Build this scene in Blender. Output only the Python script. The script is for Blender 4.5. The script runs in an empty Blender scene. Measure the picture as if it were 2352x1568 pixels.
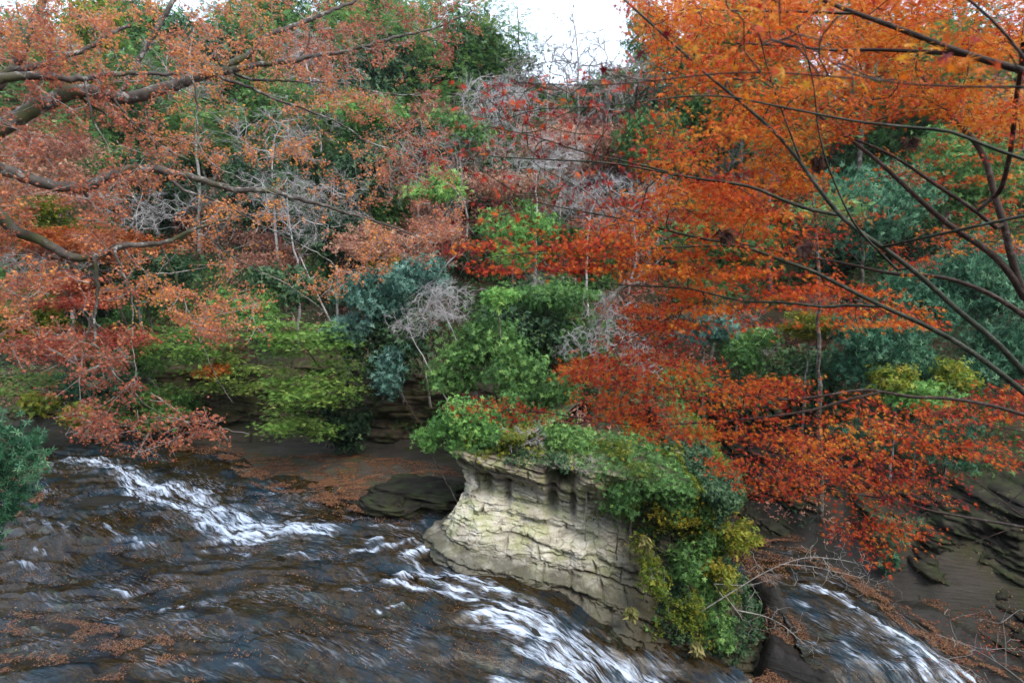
import bpy, math, random
import numpy as np
from mathutils import Vector

# ------------------------------------------------------------ camera, sky, sun
W0, H0, FP = 2352.0, 1568.0, 1306.7      # photo display units used for measuring
CAMZ = 10.0
PITCH = math.atan((784 - 690) / FP)
sc = bpy.context.scene
COL = sc.collection
cam_d = bpy.data.cameras.new("camera"); cam = bpy.data.objects.new("camera", cam_d)
COL.objects.link(cam); sc.camera = cam
cam.location = (0, 0, CAMZ); cam.rotation_euler = (math.pi / 2 - PITCH, 0, 0)
cam_d.lens = 20; cam_d.sensor_width = 36; cam_d.clip_end = 2000; cam_d.clip_start = 0.05
cam_d.dof.use_dof = True; cam_d.dof.focus_distance = 14; cam_d.dof.aperture_fstop = 2.8
SUN_EL, SUN_AZ = math.radians(48), math.radians(140)   # azimuth clockwise from +Y
world = bpy.data.worlds.new("World"); sc.world = world; world.use_nodes = True
wn = world.node_tree.nodes; wl = world.node_tree.links
sky = wn.new("ShaderNodeTexSky"); sky.sky_type = 'NISHITA'; sky.sun_disc = False
sky.sun_elevation = SUN_EL; sky.sun_rotation = SUN_AZ
sky.air_density = 1.0; sky.dust_density = 4.0; sky.ozone_density = 1.0
wn["Background"].inputs[1].default_value = 0.15
_mx = wn.new("ShaderNodeMix"); _mx.data_type = 'RGBA'; _mx.inputs[0].default_value = .75     # thin bright overcast
_mx.inputs[7].default_value = (6.0, 7.0, 8.7, 1); wl.new(sky.outputs[0], _mx.inputs[6]); wl.new(_mx.outputs[2], wn["Background"].inputs[0])
sun_d = bpy.data.lights.new("sun", 'SUN'); sun = bpy.data.objects.new("sun", sun_d)
COL.objects.link(sun)
sun_d.energy = 1.3; sun_d.angle = math.radians(26); sun_d.color = (1, .9, .76)
sd = Vector((math.sin(SUN_AZ) * math.cos(SUN_EL), math.cos(SUN_AZ) * math.cos(SUN_EL), math.sin(SUN_EL)))
sun.rotation_euler = sd.to_track_quat('Z', 'Y').to_euler(); sun.location = (20, -20, 60)
sc.view_settings.view_transform = 'Standard'; sc.view_settings.look = 'None'
sc.view_settings.exposure = 1.18; sc.view_settings.gamma = 1; sc.view_settings.use_curve_mapping = False
sc.render.engine = 'CYCLES'
sc.cycles.max_bounces = 6; sc.cycles.diffuse_bounces = 3; sc.cycles.glossy_bounces = 2
sc.cycles.transmission_bounces = 4; sc.cycles.transparent_max_bounces = 4

rng = np.random.default_rng(7)
cp, sp_ = math.cos(PITCH), math.sin(PITCH)

def ray(u, v):
    a = (u - W0 / 2) / FP; b = -(v - H0 / 2) / FP
    return np.array([a, cp + b * sp_, b * cp - sp_])
def P(u, v, d):                      # point at horizontal depth d (metres along +Y)
    r = ray(u, v); r = r / r[1]
    return np.array([r[0] * d, d, CAMZ + r[2] * d])
def PZ(u, v, z):                     # point where the sight line meets height z
    r = ray(u, v); t = (z - CAMZ) / r[2]
    return np.array([r[0] * t, r[1] * t, z])

# ------------------------------------------------------------ numpy noise
def _h(ix, iy, iz, seed):
    n = (ix.astype(np.int64) * 374761393 + iy.astype(np.int64) * 668265263 + iz.astype(np.int64) * 2147483647 + seed * 1274126177) & 0xffffffff
    n = ((n ^ (n >> 13)) * 1274126177) & 0xffffffff
    n = ((n ^ (n >> 16)) * 2246822519) & 0xffffffff
    return ((n ^ (n >> 15)) & 0xffffff) / float(0xffffff)
def vnoise(x, y, z=None, seed=0):
    if z is None: z = np.zeros_like(x)
    xi, yi, zi = np.floor(x), np.floor(y), np.floor(z)
    fx, fy, fz = x - xi, y - yi, z - zi
    fx = fx * fx * (3 - 2 * fx); fy = fy * fy * (3 - 2 * fy); fz = fz * fz * (3 - 2 * fz)
    r = 0
    for dx in (0, 1):
        for dy in (0, 1):
            for dz in (0, 1):
                w = (fx if dx else 1 - fx) * (fy if dy else 1 - fy) * (fz if dz else 1 - fz)
                r = r + w * _h(xi + dx, yi + dy, zi + dz, seed)
    return r * 2 - 1
def fbm(x, y, z=None, o=4, seed=0):
    a, r, f = 1.0, 0, 1.0
    for k in range(o):
        r = r + a * vnoise(x * f, y * f, None if z is None else z * f, seed + k)
        a *= .5; f *= 2.03
    return r
def voro(x, y, seed=0):
    xi, yi = np.floor(x), np.floor(y)
    f1 = np.full(x.shape, 9.); f2 = np.full(x.shape, 9.); cid = np.zeros(x.shape)
    for dx in (-1, 0, 1):
        for dy in (-1, 0, 1):
            cx, cy = xi + dx, yi + dy; z = np.zeros_like(cx)
            px = cx + .15 + .7 * _h(cx, cy, z, seed); py = cy + .15 + .7 * _h(cx, cy, z, seed + 5)
            d = np.hypot(px - x, py - y); idv = _h(cx, cy, z, seed + 9)
            c = d < f1
            f2 = np.where(c, f1, np.minimum(f2, d)); cid = np.where(c, idv, cid); f1 = np.where(c, d, f1)
    return f1, f2, cid
def sdpoly(x, y, poly):
    poly = np.array(poly, float); d = np.full(x.shape, 1e9); ins = np.zeros(x.shape, bool)
    n = len(poly)
    for i in range(n):
        ax, ay = poly[i]; bx, by = poly[(i + 1) % n]
        ex, ey = bx - ax, by - ay
        t = np.clip(((x - ax) * ex + (y - ay) * ey) / (ex * ex + ey * ey), 0, 1)
        d = np.minimum(d, np.hypot(x - ax - t * ex, y - ay - t * ey))
        c = ((ay > y) != (by > y)) & (x < (bx - ax) * (y - ay) / (by - ay + 1e-12) + ax)
        ins ^= c
    return np.where(ins, -d, d)
def dpolyline(x, y, pts):
    d = np.full(x.shape, 1e9)
    for (ax, ay), (bx, by) in zip(pts[:-1], pts[1:]):
        ex, ey = bx - ax, by - ay
        t = np.clip(((x - ax) * ex + (y - ay) * ey) / (ex * ex + ey * ey + 1e-9), 0, 1)
        d = np.minimum(d, np.hypot(x - ax - t * ex, y - ay - t * ey))
    return d
def sstep(a, b, x):
    t = np.clip((x - a) / (b - a), 0, 1); return t * t * (3 - 2 * t)

# ------------------------------------------------------------ mesh / object helpers
def mesh_np(name, V, F, attrs=None, smooth=False, uv=None):
    V = np.asarray(V, np.float32); F = np.asarray(F, np.int32)
    me = bpy.data.meshes.new(name); k = F.shape[1]
    me.vertices.add(len(V)); me.vertices.foreach_set("co", V.ravel())
    me.loops.add(F.size); me.loops.foreach_set("vertex_index", F.ravel())
    me.polygons.add(len(F)); me.polygons.foreach_set("loop_start", np.arange(0, F.size, k, dtype=np.int32))
    for an, (dom, val) in (attrs or {}).items():
        a = me.attributes.new(an, 'FLOAT', dom); a.data.foreach_set("value", np.asarray(val, np.float32))
    if uv is not None:
        l = me.uv_layers.new(name="UVMap"); l.data.foreach_set("uv", np.asarray(uv, np.float32)[F.ravel()].ravel())
    me.update(calc_edges=True)
    if smooth: me.polygons.foreach_set("use_smooth", np.ones(len(F), bool))
    return me
def obj(name, me, mat, parent=None):
    o = bpy.data.objects.new(name, me); COL.objects.link(o)
    if mat: me.materials.append(mat)
    if parent is not None:
        o.parent = parent
        o.location = -Vector(parent.location)
    return o
def tag(o, label=None, cat=None, group=None, kind=None):
    if label: o["label"] = label
    if cat: o["category"] = cat
    if group: o["group"] = group
    if kind: o["kind"] = kind
    return o
def thing(name, loc, label, cat, group=None):
    o = bpy.data.objects.new(name, None); COL.objects.link(o); o.location = Vector([float(c) for c in loc])
    o.empty_display_size = .2
    return tag(o, label, cat, group)

# ------------------------------------------------------------ materials
def newmat(name):
    m = bpy.data.materials.new(name); m.use_nodes = True
    nt = m.node_tree
    return m, nt, nt.nodes, nt.links
def ramp(N, stops, interp='LINEAR'):
    r = N.new("ShaderNodeValToRGB"); e = r.color_ramp.elements
    r.color_ramp.interpolation = interp
    while len(e) < len(stops): e.new(.5)
    for k, (p, c) in enumerate(stops):
        e[k].position = p; e[k].color = (*c, 1) if len(c) == 3 else c
    return r
def noise(N, L, vec, scale, detail=5, rough=.55, dist=0):
    n = N.new("ShaderNodeTexNoise"); n.inputs["Scale"].default_value = scale
    n.inputs["Detail"].default_value = detail; n.inputs["Roughness"].default_value = rough
    n.inputs["Distortion"].default_value = dist
    if vec is not None: L.new(vec, n.inputs["Vector"])
    return n
def mapping(N, L, vec, scale, rot=(0, 0, 0)):
    m = N.new("ShaderNodeMapping"); m.inputs["Scale"].default_value = scale; m.inputs["Rotation"].default_value = rot
    L.new(vec, m.inputs["Vector"]); return m.outputs[0]
def mix(N, L, fac, a, b, mode='MIX'):
    m = N.new("ShaderNodeMix"); m.data_type = 'RGBA'; m.blend_type = mode
    for s, v in ((0, fac), (6, a), (7, b)):
        if hasattr(v, "is_linked") or hasattr(v, "links"): L.new(v, m.inputs[s])
        else: m.inputs[s].default_value = v if s == 0 else (*v, 1)
    return m.outputs[2]
def mth(N, L, op, a, b=None, clamp=False):
    m = N.new("ShaderNodeMath"); m.operation = op; m.use_clamp = clamp
    for s, v in ((0, a), (1, b)):
        if v is None: continue
        if hasattr(v, "links"): L.new(v, m.inputs[s])
        else: m.inputs[s].default_value = v
    return m.outputs[0]
def attr(N, name):
    a = N.new("ShaderNodeAttribute"); a.attribute_name = name; return a
def maprange(N, L, v, a, b, c=0., d=1.):
    m = N.new("ShaderNodeMapRange"); L.new(v, m.inputs[0])
    for i, x in enumerate((a, b, c, d)): m.inputs[i + 1].default_value = x
    return m.outputs[0]
def bump(N, L, h, strength, dist, normal=None):
    b = N.new("ShaderNodeBump"); b.inputs["Strength"].default_value = strength; b.inputs["Distance"].default_value = dist
    L.new(h, b.inputs["Height"])
    if normal is not None: L.new(normal, b.inputs["Normal"])
    return b.outputs[0]

def mat_leaf(name, stops, rough=.45, transl=.35, spec=.5, gain=1.):
    stops = [(p, tuple(min(.85, c * gain) for c in cc)) for p, cc in stops]
    m, nt, N, L = newmat(name)
    a = attr(N, "tint"); r = ramp(N, stops); L.new(a.outputs["Fac"], r.inputs[0])
    p = N["Principled BSDF"]; L.new(r.outputs[0], p.inputs["Base Color"])
    p.inputs["Roughness"].default_value = rough; p.inputs["Specular IOR Level"].default_value = spec * .4
    t = N.new("ShaderNodeBsdfTranslucent"); L.new(r.outputs[0], t.inputs[0])
    ms = N.new("ShaderNodeMixShader"); ms.inputs[0].default_value = transl
    L.new(p.outputs[0], ms.inputs[1]); L.new(t.outputs[0], ms.inputs[2])
    L.new(ms.outputs[0], N["Material Output"].inputs[0])
    return m
def mat_bark(name, c1, c2, c3=None, scale=6, moss=None):
    m, nt, N, L = newmat(name)
    g = N.new("ShaderNodeNewGeometry"); pos = g.outputs["Position"]
    n1 = noise(N, L, pos, scale, 6, .6); n2 = noise(N, L, pos, scale * 5, 4, .6)
    r = ramp(N, [(.35, c1), (.62, c2)]); L.new(n1.outputs[0], r.inputs[0]); c = r.outputs[0]
    if c3:
        r2 = ramp(N, [(.54, (0, 0, 0)), (.6, (1, 1, 1))]); L.new(noise(N, L, pos, scale * .9, 5, .7).outputs[0], r2.inputs[0])
        c = mix(N, L, r2.outputs[0], c, c3)
    if moss:
        r3 = ramp(N, [(.52, (0, 0, 0)), (.62, (1, 1, 1))]); L.new(noise(N, L, pos, scale * .35, 5, .6).outputs[0], r3.inputs[0])
        c = mix(N, L, r3.outputs[0], c, moss)
    p = N["Principled BSDF"]; L.new(c, p.inputs["Base Color"]); p.inputs["Roughness"].default_value = .85
    L.new(bump(N, L, n2.outputs[0], .5, .02), p.inputs["Normal"])
    return m

# ------------------------------------------------------------ terrain height model
ctrl = []
for u, v, z in [(0,1030,2.2),(170,1040,1.9),(300,1035,1.9),(500,1030,1.9),(400,1150,1.3),(250,1180,1.3),(560,1230,.5),
                (700,1180,.9),(850,1180,.9),(1000,1190,.7),(1000,1290,0),(0,1300,.7),(200,1450,.5),(0,1568,.5),(500,1568,.2),
                (700,1400,.1),(900,1350,0),(1000,1420,-.5),(1200,1400,-.8),(1300,1460,-1.6),(1150,1568,-1.6),(1450,1568,-3.1),
                (800,1568,-.6),(1620,1250,-2.2),(1750,1330,-2.5),(1900,1330,-2.6),(2000,1450,-3.5),(1800,1568,-3.8),
                (2150,1568,-4.6),(2300,1540,-4.8),(800,1050,1.5),(1050,1075,1.2)]:
    ctrl.append(PZ(u, v, z))
ctrl += [np.array(c) for c in [(-60,30,3.),(-60,15,2.),(-15,10,.3),(0,10,-2.5),(10,12,-5),(25,15,-6.5),(40,12,-8),(9,34,-1.5),(-60,60,3),
                               (0,70,2),(60,60,-2),(60,10,-8),(-30,-10,1),(30,-10,-6)]]
ctrl = np.array(ctrl)
def _tps(r2): return .5 * r2 * np.log(r2 + 1e-9)
_n = len(ctrl); _K = _tps(((ctrl[:, None, :2] - ctrl[None, :, :2]) ** 2).sum(-1)) + np.eye(_n) * .3
_Pm = np.c_[np.ones(_n), ctrl[:, :2]]
_A = np.block([[_K, _Pm], [_Pm.T, np.zeros((3, 3))]])
_w = np.linalg.solve(_A, np.r_[ctrl[:, 2], np.zeros(3)])
def zriver(x, y):
    x = np.asarray(x, float); y = np.asarray(y, float)
    r = _w[_n] + _w[_n + 1] * x + _w[_n + 2] * y
    for i in range(_n):
        r = r + _w[i] * _tps((x - ctrl[i, 0]) ** 2 + (y - ctrl[i, 1]) ** 2)
    return np.clip(r, -9, 3.2)
F1 = [(-70,35),(-35,35),(-25,34),(-16.5,32.7),(-8,33),(-3.2,31.5),(-1.3,27.5),(-3.2,23),(-2.8,21.7),(0,21.2),(2.7,20.8),(5.1,20.7),
      (7.2,20.6),(8.6,20.8),(12,18),(14,10.5),(-25,11),(-35,16),(-70,22)]
F2 = [(8.6,20.8),(10,24),(10,28),(8.2,33.5),(10.8,33.8),(13.2,30.1),(15,27),(16.9,25.2),(18.7,23.9),(20.5,22.8),(26,20),(50,17),(50,8),(14,10.5),(10,17)]
WET = [tuple(PZ(u, v, z)[:2]) for u, v, z in [(60,1150,1.5),(120,1080,1.8),(100,1028,2),(300,1022,1.9),(480,1030,1.8),(560,1085,1.5),(800,1150,1),(870,1190,.8),(1010,1195,.6)]] + \
      [(-2.5,26),(-3.6,23),(-3,21.5),(0,21),(2.7,20.6),(5.1,20.4),(7.5,19.8),(9,18),(12,10),(-25,10.5),(-32,16),(-30,20)]
WET2 = [tuple(PZ(u, v, z)[:2]) for u, v, z in [(1600,1240,-2.1),(1700,1310,-2.4),(1790,1370,-2.8),(1850,1450,-3.4),(1900,1568,-4)]] + [(13,16),(22,14),(24,19)] + \
      [tuple(PZ(u, v, z)[:2]) for u, v, z in [(2250,1560,-4.8),(2130,1440,-4),(2000,1360,-3),(1880,1300,-2.5),(1780,1260,-2.3),(1680,1215,-2.1)]]
BLUFF = [(1.5,31),(-.6,28),(-1.9,25),(-3.25,23.2),(-3.3,22),(-1.8,21.3),(0,21),(2.7,20.55),(5.1,20.4),(7.2,20.3),(8.9,20.6),(10,22.5),(10.2,25),(9.6,29),(8,34)]
def fdist(x, y): return np.minimum(sdpoly(x, y, F1), sdpoly(x, y, F2))
PX = [0, .6, 1.5, 3, 5, 8, 14, 24, 46, 62, 90, 160, 400]
PY = [.05, .5, 1.6, 3.6, 5.4, 8.4, 13, 21.5, 37, 43, 46, 50, 60]
def hbase(x, y):
    x = np.asarray(x, float); y = np.asarray(y, float)
    d = fdist(x, y); zr = zriver(x, y)
    p = np.interp(np.maximum(d, 0), PX, PY)
    side = .35 * sstep(12, 24, x) * sstep(2, 18, d)             # right hillside is gentler
    p = p * (1 - side)
    near = sstep(12, 8, y)
    zr2 = zr * (1 - sstep(4, 25, d)) 
    h = zr2 + p
    h = h * (1 - near) + np.minimum(h, np.where(y < 1.5, 8.2, 10 - .72 * y - .5)) * near
    bed = np.minimum(sdpoly(x, y, WET), sdpoly(x, y, WET2))
    h = h + np.where(bed < 0, -.4 * sstep(.1, -.5, bed), 0)
    sb = sdpoly(x, y, BLUFF)
    h = h - 1.3 * sstep(.8, .1, sb) * sstep(-3.4, -2.6, sb) * sstep(30, 26, y)
    hn = sstep(1, 10, d) * (1 - near)
    h = h + hn * (1.3 * fbm(x * .09, y * .09, o=3, seed=3)) + .05 * fbm(x * .9, y * .9, o=3, seed=8) * (d < 4)
    return h
def H(x, y):
    return float(hbase(np.array([float(x)]), np.array([float(y)]))[0])

def axis(lo, hi, a, b, fine, coarse_growth=1.12):
    core = list(np.arange(a, b, fine)); s = fine; p = a; L = []
    while p > lo: s = min(s * coarse_growth, 12); p -= s; L.append(p)
    s = fine; p = b; R = []
    while p < hi: s = min(s * coarse_growth, 12); p += s; R.append(p)
    return np.array(L[::-1] + core + [b] + R)
def grid(xs, ys):
    X, Y = np.meshgrid(xs, ys); nx, ny = len(xs), len(ys)
    idx = np.arange(nx * ny).reshape(ny, nx)
    Fq = np.stack([idx[:-1, :-1], idx[:-1, 1:], idx[1:, 1:], idx[1:, :-1]], -1).reshape(-1, 4)
    return X.ravel(), Y.ravel(), Fq

# rock bed / soil material ----------------------------------------------------
def mat_ground():
    m, nt, N, L = newmat("river_rock_and_soil")
    g = N.new("ShaderNodeNewGeometry"); pos = g.outputs["Position"]
    wet_or_shade = attr(N, "wet_or_shade"); hill = attr(N, "hill")
    n1 = noise(N, L, pos, .8, 8, .62); n2 = noise(N, L, pos, 7, 6, .65)
    st = noise(N, L, mapping(N, L, pos, (.5, 1.2, 6), (0, math.radians(12), math.radians(25))), 1.3, 5, .6)
    rock = ramp(N, [(.3, (.022, .018, .013)), (.5, (.045, .037, .028)), (.7, (.085, .074, .06))]); L.new(n1.outputs[0], rock.inputs[0])
    rock2 = mix(N, L, .45, rock.outputs[0], mix(N, L, st.outputs[0], (.008, .007, .005), (.10, .088, .066)))
    mossr = ramp(N, [(.5, (0, 0, 0)), (.62, (1, 1, 1))]); L.new(noise(N, L, pos, .55, 5, .6).outputs[0], mossr.inputs[0])
    rock3 = mix(N, L, mth(N, L, 'MULTIPLY', mossr.outputs[0], .7), rock2, (.04, .045, .012))
    soil = ramp(N, [(.35, (.018, .013, .008)), (.55, (.05, .03, .014)), (.7, (.09, .045, .02))]); L.new(n2.outputs[0], soil.inputs[0])
    gr = ramp(N, [(.45, (0, 0, 0)), (.6, (1, 1, 1))]); L.new(noise(N, L, pos, .25, 6, .7).outputs[0], gr.inputs[0])
    soil2 = mix(N, L, mth(N, L, 'MULTIPLY', gr.outputs[0], .8), soil.outputs[0], (.02, .035, .01))
    c = mix(N, L, hill.outputs["Fac"], rock3, soil2)
    c = mix(N, L, mth(N, L, 'MULTIPLY', wet_or_shade.outputs["Fac"], .84), c, (.006, .0045, .003))  # darkens the wet bed, and paints shade onto the gorge floor
    p = N["Principled BSDF"]; L.new(c, p.inputs["Base Color"])
    L.new(maprange(N, L, wet_or_shade.outputs["Fac"], 0, 1, .85, .55), p.inputs["Roughness"]); p.inputs['Specular IOR Level'].default_value = .25
    b = bump(N, L, st.outputs[0], .6, .15); b = bump(N, L, n2.outputs[0], .5, .05, b)
    L.new(b, p.inputs["Normal"])
    return m
M_GROUND = mat_ground()
xs = axis(-220, 220, -34, 26, .2); ys = axis(-30, 420, 11, 38, .2)
X, Y, Fq = grid(xs, ys)
Z = hbase(X, Y)
D = fdist(X, Y); bedd = np.minimum(sdpoly(X, Y, WET), sdpoly(X, Y, WET2))
# thin rock plates (bedding) on the shelf
q = Z + .0 * X
pl = fbm(X * .35 + Y * .1, Y * .9 - X * .3, o=4, seed=21)
Z = Z + np.where(D < 2, .12 * np.floor(pl * 3.5) / 2.0, 0) * sstep(2, 0, D)
gz = fbm(X * .18 - Y * .1, Y * .75 + X * .55, o=4, seed=23)
inF2 = sstep(.5, -.5, sdpoly(X, Y, F2)) * sstep(6, 9, X) * (sdpoly(X, Y, WET2) > .2)
Z = Z + inF2 * .22 * (np.floor(gz * 4) + sstep(.6, 1, gz * 4 - np.floor(gz * 4))) / 1.6
me = mesh_np("ground", np.c_[X, Y, Z], Fq, {"wet_or_shade": ('POINT', np.maximum(sstep(.4, -.2, bedd), sstep(2.5, 0., sdpoly(X, Y, F2)))), "hill": ('POINT', sstep(.8, 4, D))}, True)  # mask: wet stream bed, plus the gorge floor whose shade is put into the colour
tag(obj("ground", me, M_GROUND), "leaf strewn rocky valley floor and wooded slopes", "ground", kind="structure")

# ------------------------------------------------------------ river
FOAM = [([(150,1055),(217,1065),(267,1082),(334,1110),(384,1125)], .5, 1), ([(284,1085),(294,1122),(334,1135),(350,1115)], .35, 1),
 ([(334,1135),(400,1148),(467,1178),(500,1205),(534,1232),(584,1242)], .5, 1), ([(384,1112),(450,1132),(500,1162),(567,1195),(617,1215),(667,1218),(750,1218)], .5, 1),
 ([(467,1202),(534,1205),(600,1212)], .35, 1.1), ([(534,1238),(584,1230),(634,1222),(744,1219)], .3, 1.5), ([(240,1205),(280,1235)], .3, .5), ([(310,1245),(345,1250)], .25, .6),
 ([(640,1280),(690,1274),(734,1280)], .16, .7), ([(270,1360),(305,1366)], .2, .8), ([(374,1405),(395,1398),(415,1394)], .08, 1), ([(450,1394),(500,1400),(534,1415)], .12, .6),
 ([(534,1522),(590,1508),(650,1510),(684,1540)], .1, .5), ([(60,1190),(110,1200),(160,1215)], .4, .45), ([(30,1290),(110,1300)], .15, .6), ([(80,1255),(100,1262)], .15, .6),
 ([(845,1238),(880,1236)], .12, .9), ([(804,1262),(860,1250),(917,1245),(950,1232)], .1, .8), ([(984,1245),(957,1265),(924,1275),(945,1290),(964,1302)], .22, 1.1),
 ([(884,1332),(934,1339),(970,1355),(1034,1362),(1094,1375)], .16, 1.1), ([(924,1318),(984,1312),(1017,1308),(1050,1325),(1117,1342),(1167,1358)], .22, 1.1),
 ([(967,1325),(1017,1338),(1084,1358),(1150,1385)], .14, .9), ([(1117,1345),(1110,1362),(1150,1388),(1180,1400)], .2, 1), ([(786,1358),(825,1360)], .1, 1), ([(866,1400),(925,1390)], .06, 1),
 ([(1097,1418),(1150,1417),(1217,1414),(1257,1417)], .3, 1.3), ([(1201,1392),(1234,1408),(1267,1445),(1317,1478),(1384,1505),(1451,1539),(1500,1570)], .45, 1),
 ([(1120,1425),(1180,1450),(1217,1472),(1267,1505),(1317,1539),(1351,1568)], .42, 1.1), ([(1160,1420),(1230,1455),(1290,1490),(1360,1530),(1420,1568)], .4, .9), ([(1184,1498),(1217,1512),(1284,1528),(1330,1555)], .13, 1.1),
 ([(1140,1566),(1200,1578)], .2, 1), ([(600,1120),(700,1150),(800,1180),(860,1188)], .12, .45), ([(620,1165),(700,1180),(770,1200)], .12, .5), ([(850,1205),(950,1210)], .08, .6), ([(550,1200),(450,1180)], .1, .4)]
FOAM2 = [([(1600,1275),(1701,1302),(1785,1322)], .25, .35), ([(1842,1335),(1935,1362),(1968,1395),(2018,1435),(2068,1462),(2118,1489),(2168,1519),(2235,1568)], .22, 1),
 ([(2090,1475),(2150,1520),(2200,1568)], .6, .95), ([(2060,1500),(2100,1568)], .4, .6), ([(1802,1379),(1852,1389)], .25, .5), ([(1935,1489),(1968,1525),(2035,1539),(2085,1545)], .3, .6), ([(1870,1345),(1925,1350)], .2, .5), ([(2102,1479),(2118,1545)], .4, .9)]
def mat_river():
    m, nt, N, L = newmat("shallow_stream_water")
    g = N.new("ShaderNodeNewGeometry"); pos = g.outputs["Position"]
    uv = N.new("ShaderNodeUVMap"); uvo = uv.outputs[0]
    foam = attr(N, "foam")
    s1 = noise(N, L, mapping(N, L, uvo, (.6, 3.2, 1)), 1.5, 7, .62, .35)
    s2 = noise(N, L, mapping(N, L, uvo, (1.2, 6.5, 1)), 2.0, 6, .66, .5)
    s3 = noise(N, L, mapping(N, L, uvo, (.35, .8, 1)), 1.0, 5, .6, .3)
    skyn = noise(N, L, pos, .55, 7, .65); bedn2 = noise(N, L, mapping(N, L, uvo, (.5, 1.6, 1)), 1.1, 6, .62, .8)
    bed = ramp(N, [(.36, (.002, .002, .002)), (.44, (.008, .005, .002)), (.5, (.034, .021, .006)), (.55, (.006, .006, .004)), (.62, (.036, .038, .022)), (.70, (.11, .12, .085))])
    bedn3 = noise(N, L, pos, 3.2, 7, .7, .6)
    L.new(mth(N, L, 'ADD', mth(N, L, 'MULTIPLY', bedn2.outputs[0], .6), mth(N, L, 'MULTIPLY', bedn3.outputs[0], .4)), bed.inputs[0])
    bed_sky = mix(N, L, maprange(N, L, skyn.outputs[0], .49, .62, 0, .6), bed.outputs[0], (.004, .026, .045))  # blue patches paint the sky's reflection into the water colour
    # foam
    sm = mth(N, L, 'ADD', mth(N, L, 'MULTIPLY', maprange(N, L, s1.outputs[0], .42, .64), .7), mth(N, L, 'MULTIPLY', maprange(N, L, s2.outputs[0], .42, .62), .45))
    fr = N.new("ShaderNodeMapRange"); L.new(mth(N, L, 'MULTIPLY', foam.outputs["Fac"], mth(N, L, 'ADD', mth(N, L, 'MULTIPLY', sm, 1.25), .08)), fr.inputs[0])
    fr.inputs[1].default_value = .2; fr.inputs[2].default_value = 1.45; fr.interpolation_type = 'SMOOTHSTEP'
    fm = fr.outputs[0]
    thin = mth(N, L, 'MULTIPLY', maprange(N, L, s2.outputs[0], .5, .68), maprange(N, L, s3.outputs[0], .5, .66, 0, .42))
    fm2 = mth(N, L, 'MAXIMUM', fm, thin)
    c = mix(N, L, fm2, bed_sky, (.48, .56, .68))
    p = N["Principled BSDF"]; L.new(c, p.inputs["Base Color"])
    L.new(maprange(N, L, fm2, 0, .5, .07, .6), p.inputs["Roughness"]); p.inputs["IOR"].default_value = 1.33
    p.inputs["Specular IOR Level"].default_value = .5
    b = bump(N, L, s1.outputs[0], .5, .11); b = bump(N, L, s2.outputs[0], .25, .03, b)
    L.new(b, p.inputs["Normal"])
    return m
M_RIVER = mat_river()
def stream(name, label, wet_or_shade, foam, cl, bounds, step):
    xs = np.arange(bounds[0], bounds[1], step); ys = np.arange(bounds[2], bounds[3], step)
    X, Y, Fq = grid(xs, ys)
    s = sdpoly(X, Y, wet_or_shade)
    keepv = s < .7
    kf = keepv[Fq].all(1); Fq = Fq[kf]
    used = np.unique(Fq); remap = np.full(len(X), -1); remap[used] = np.arange(len(used))
    X, Y = X[used], Y[used]; Fq = remap[Fq]
    # flow coordinates from a centre line
    best = np.full(X.shape, 1e9); S = np.zeros_like(X); T = np.zeros_like(X); acc = 0
    wsum = np.zeros_like(X); Sx = np.zeros_like(X); Tx = np.zeros_like(X)
    for (ax, ay), (bx, by) in zip(cl[:-1], cl[1:]):
        ex, ey = bx - ax, by - ay; l = math.hypot(ex, ey); ex /= l; ey /= l
        t = (X - ax) * ex + (Y - ay) * ey; lat = (X - ax) * -ey + (Y - ay) * ex
        dd = np.hypot(np.maximum(np.maximum(-t, t - l), 0), lat)
        w = 1 / (dd + .8) ** 5
        wsum += w; Sx += w * (acc + t); Tx += w * lat
        acc += l
    S, T = Sx / wsum, Tx / wsum
    fo = np.zeros_like(X)
    for pts, wd, st in foam:
        pp = []
        for u, v in pts:
            z = 0.
            for _ in range(6):
                q = PZ(u, v, z); z = float(zriver(q[0], q[1]))
            pp.append((q[0], q[1]))
        dd = dpolyline(X, Y, pp)
        fo = np.maximum(fo, st * (.75 * np.exp(-(dd / (wd * .55)) ** 2) + .62 * np.exp(-(dd / (wd * 1.9)) ** 2)))
    stepn = fbm(X * .22 + Y * .12, Y * .7 - X * .12, o=3, seed=52) * 2.2
    led = (np.floor(stepn) + sstep(.75, 1., stepn - np.floor(stepn))) * .10
    st1 = fbm(S * .9, T * 2.8, o=4, seed=31); st2 = fbm(S * 2.2, T * 7, o=3, seed=37); big = fbm(S * .4, T * .8, o=3, seed=39)
    fast = .25 + np.clip(fo, 0, 1)
    Z = zriver(X, Y) + led + .06 * big + .022 * st1 * (.6 + fast) + .008 * st2 * (fast) + .05 * fo + .11 * np.clip(fo, 0, 1) * fbm(S * 1.6, T * 3.2, o=4, seed=44)
    me = mesh_np(name, np.c_[X, Y, Z], Fq, {"foam": ('POINT', np.clip(fo + .5 * np.clip((.75 < stepn - np.floor(stepn)) * fbm(X * .5, Y * .5, o=2, seed=53), 0, .8), 0, 1.4))}, True, uv=np.c_[S, T])
    return tag(obj(name, me, M_RIVER), label, "river", kind="structure")
def plan(pts): return [tuple(PZ(u, v, z)[:2]) for u, v, z in pts]
stream("river", "shallow foaming river sliding over brown rock shelves", WET, FOAM,
       [(-50, 32)] + plan([(160,1040,1.8),(400,1150,1.2),(560,1230,.5),(850,1300,0),(1050,1370,-.5),(1250,1440,-1.5),(1450,1568,-3)]) + [(9, 12)], (-45, 12, 10.5, 36), .1)
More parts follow.
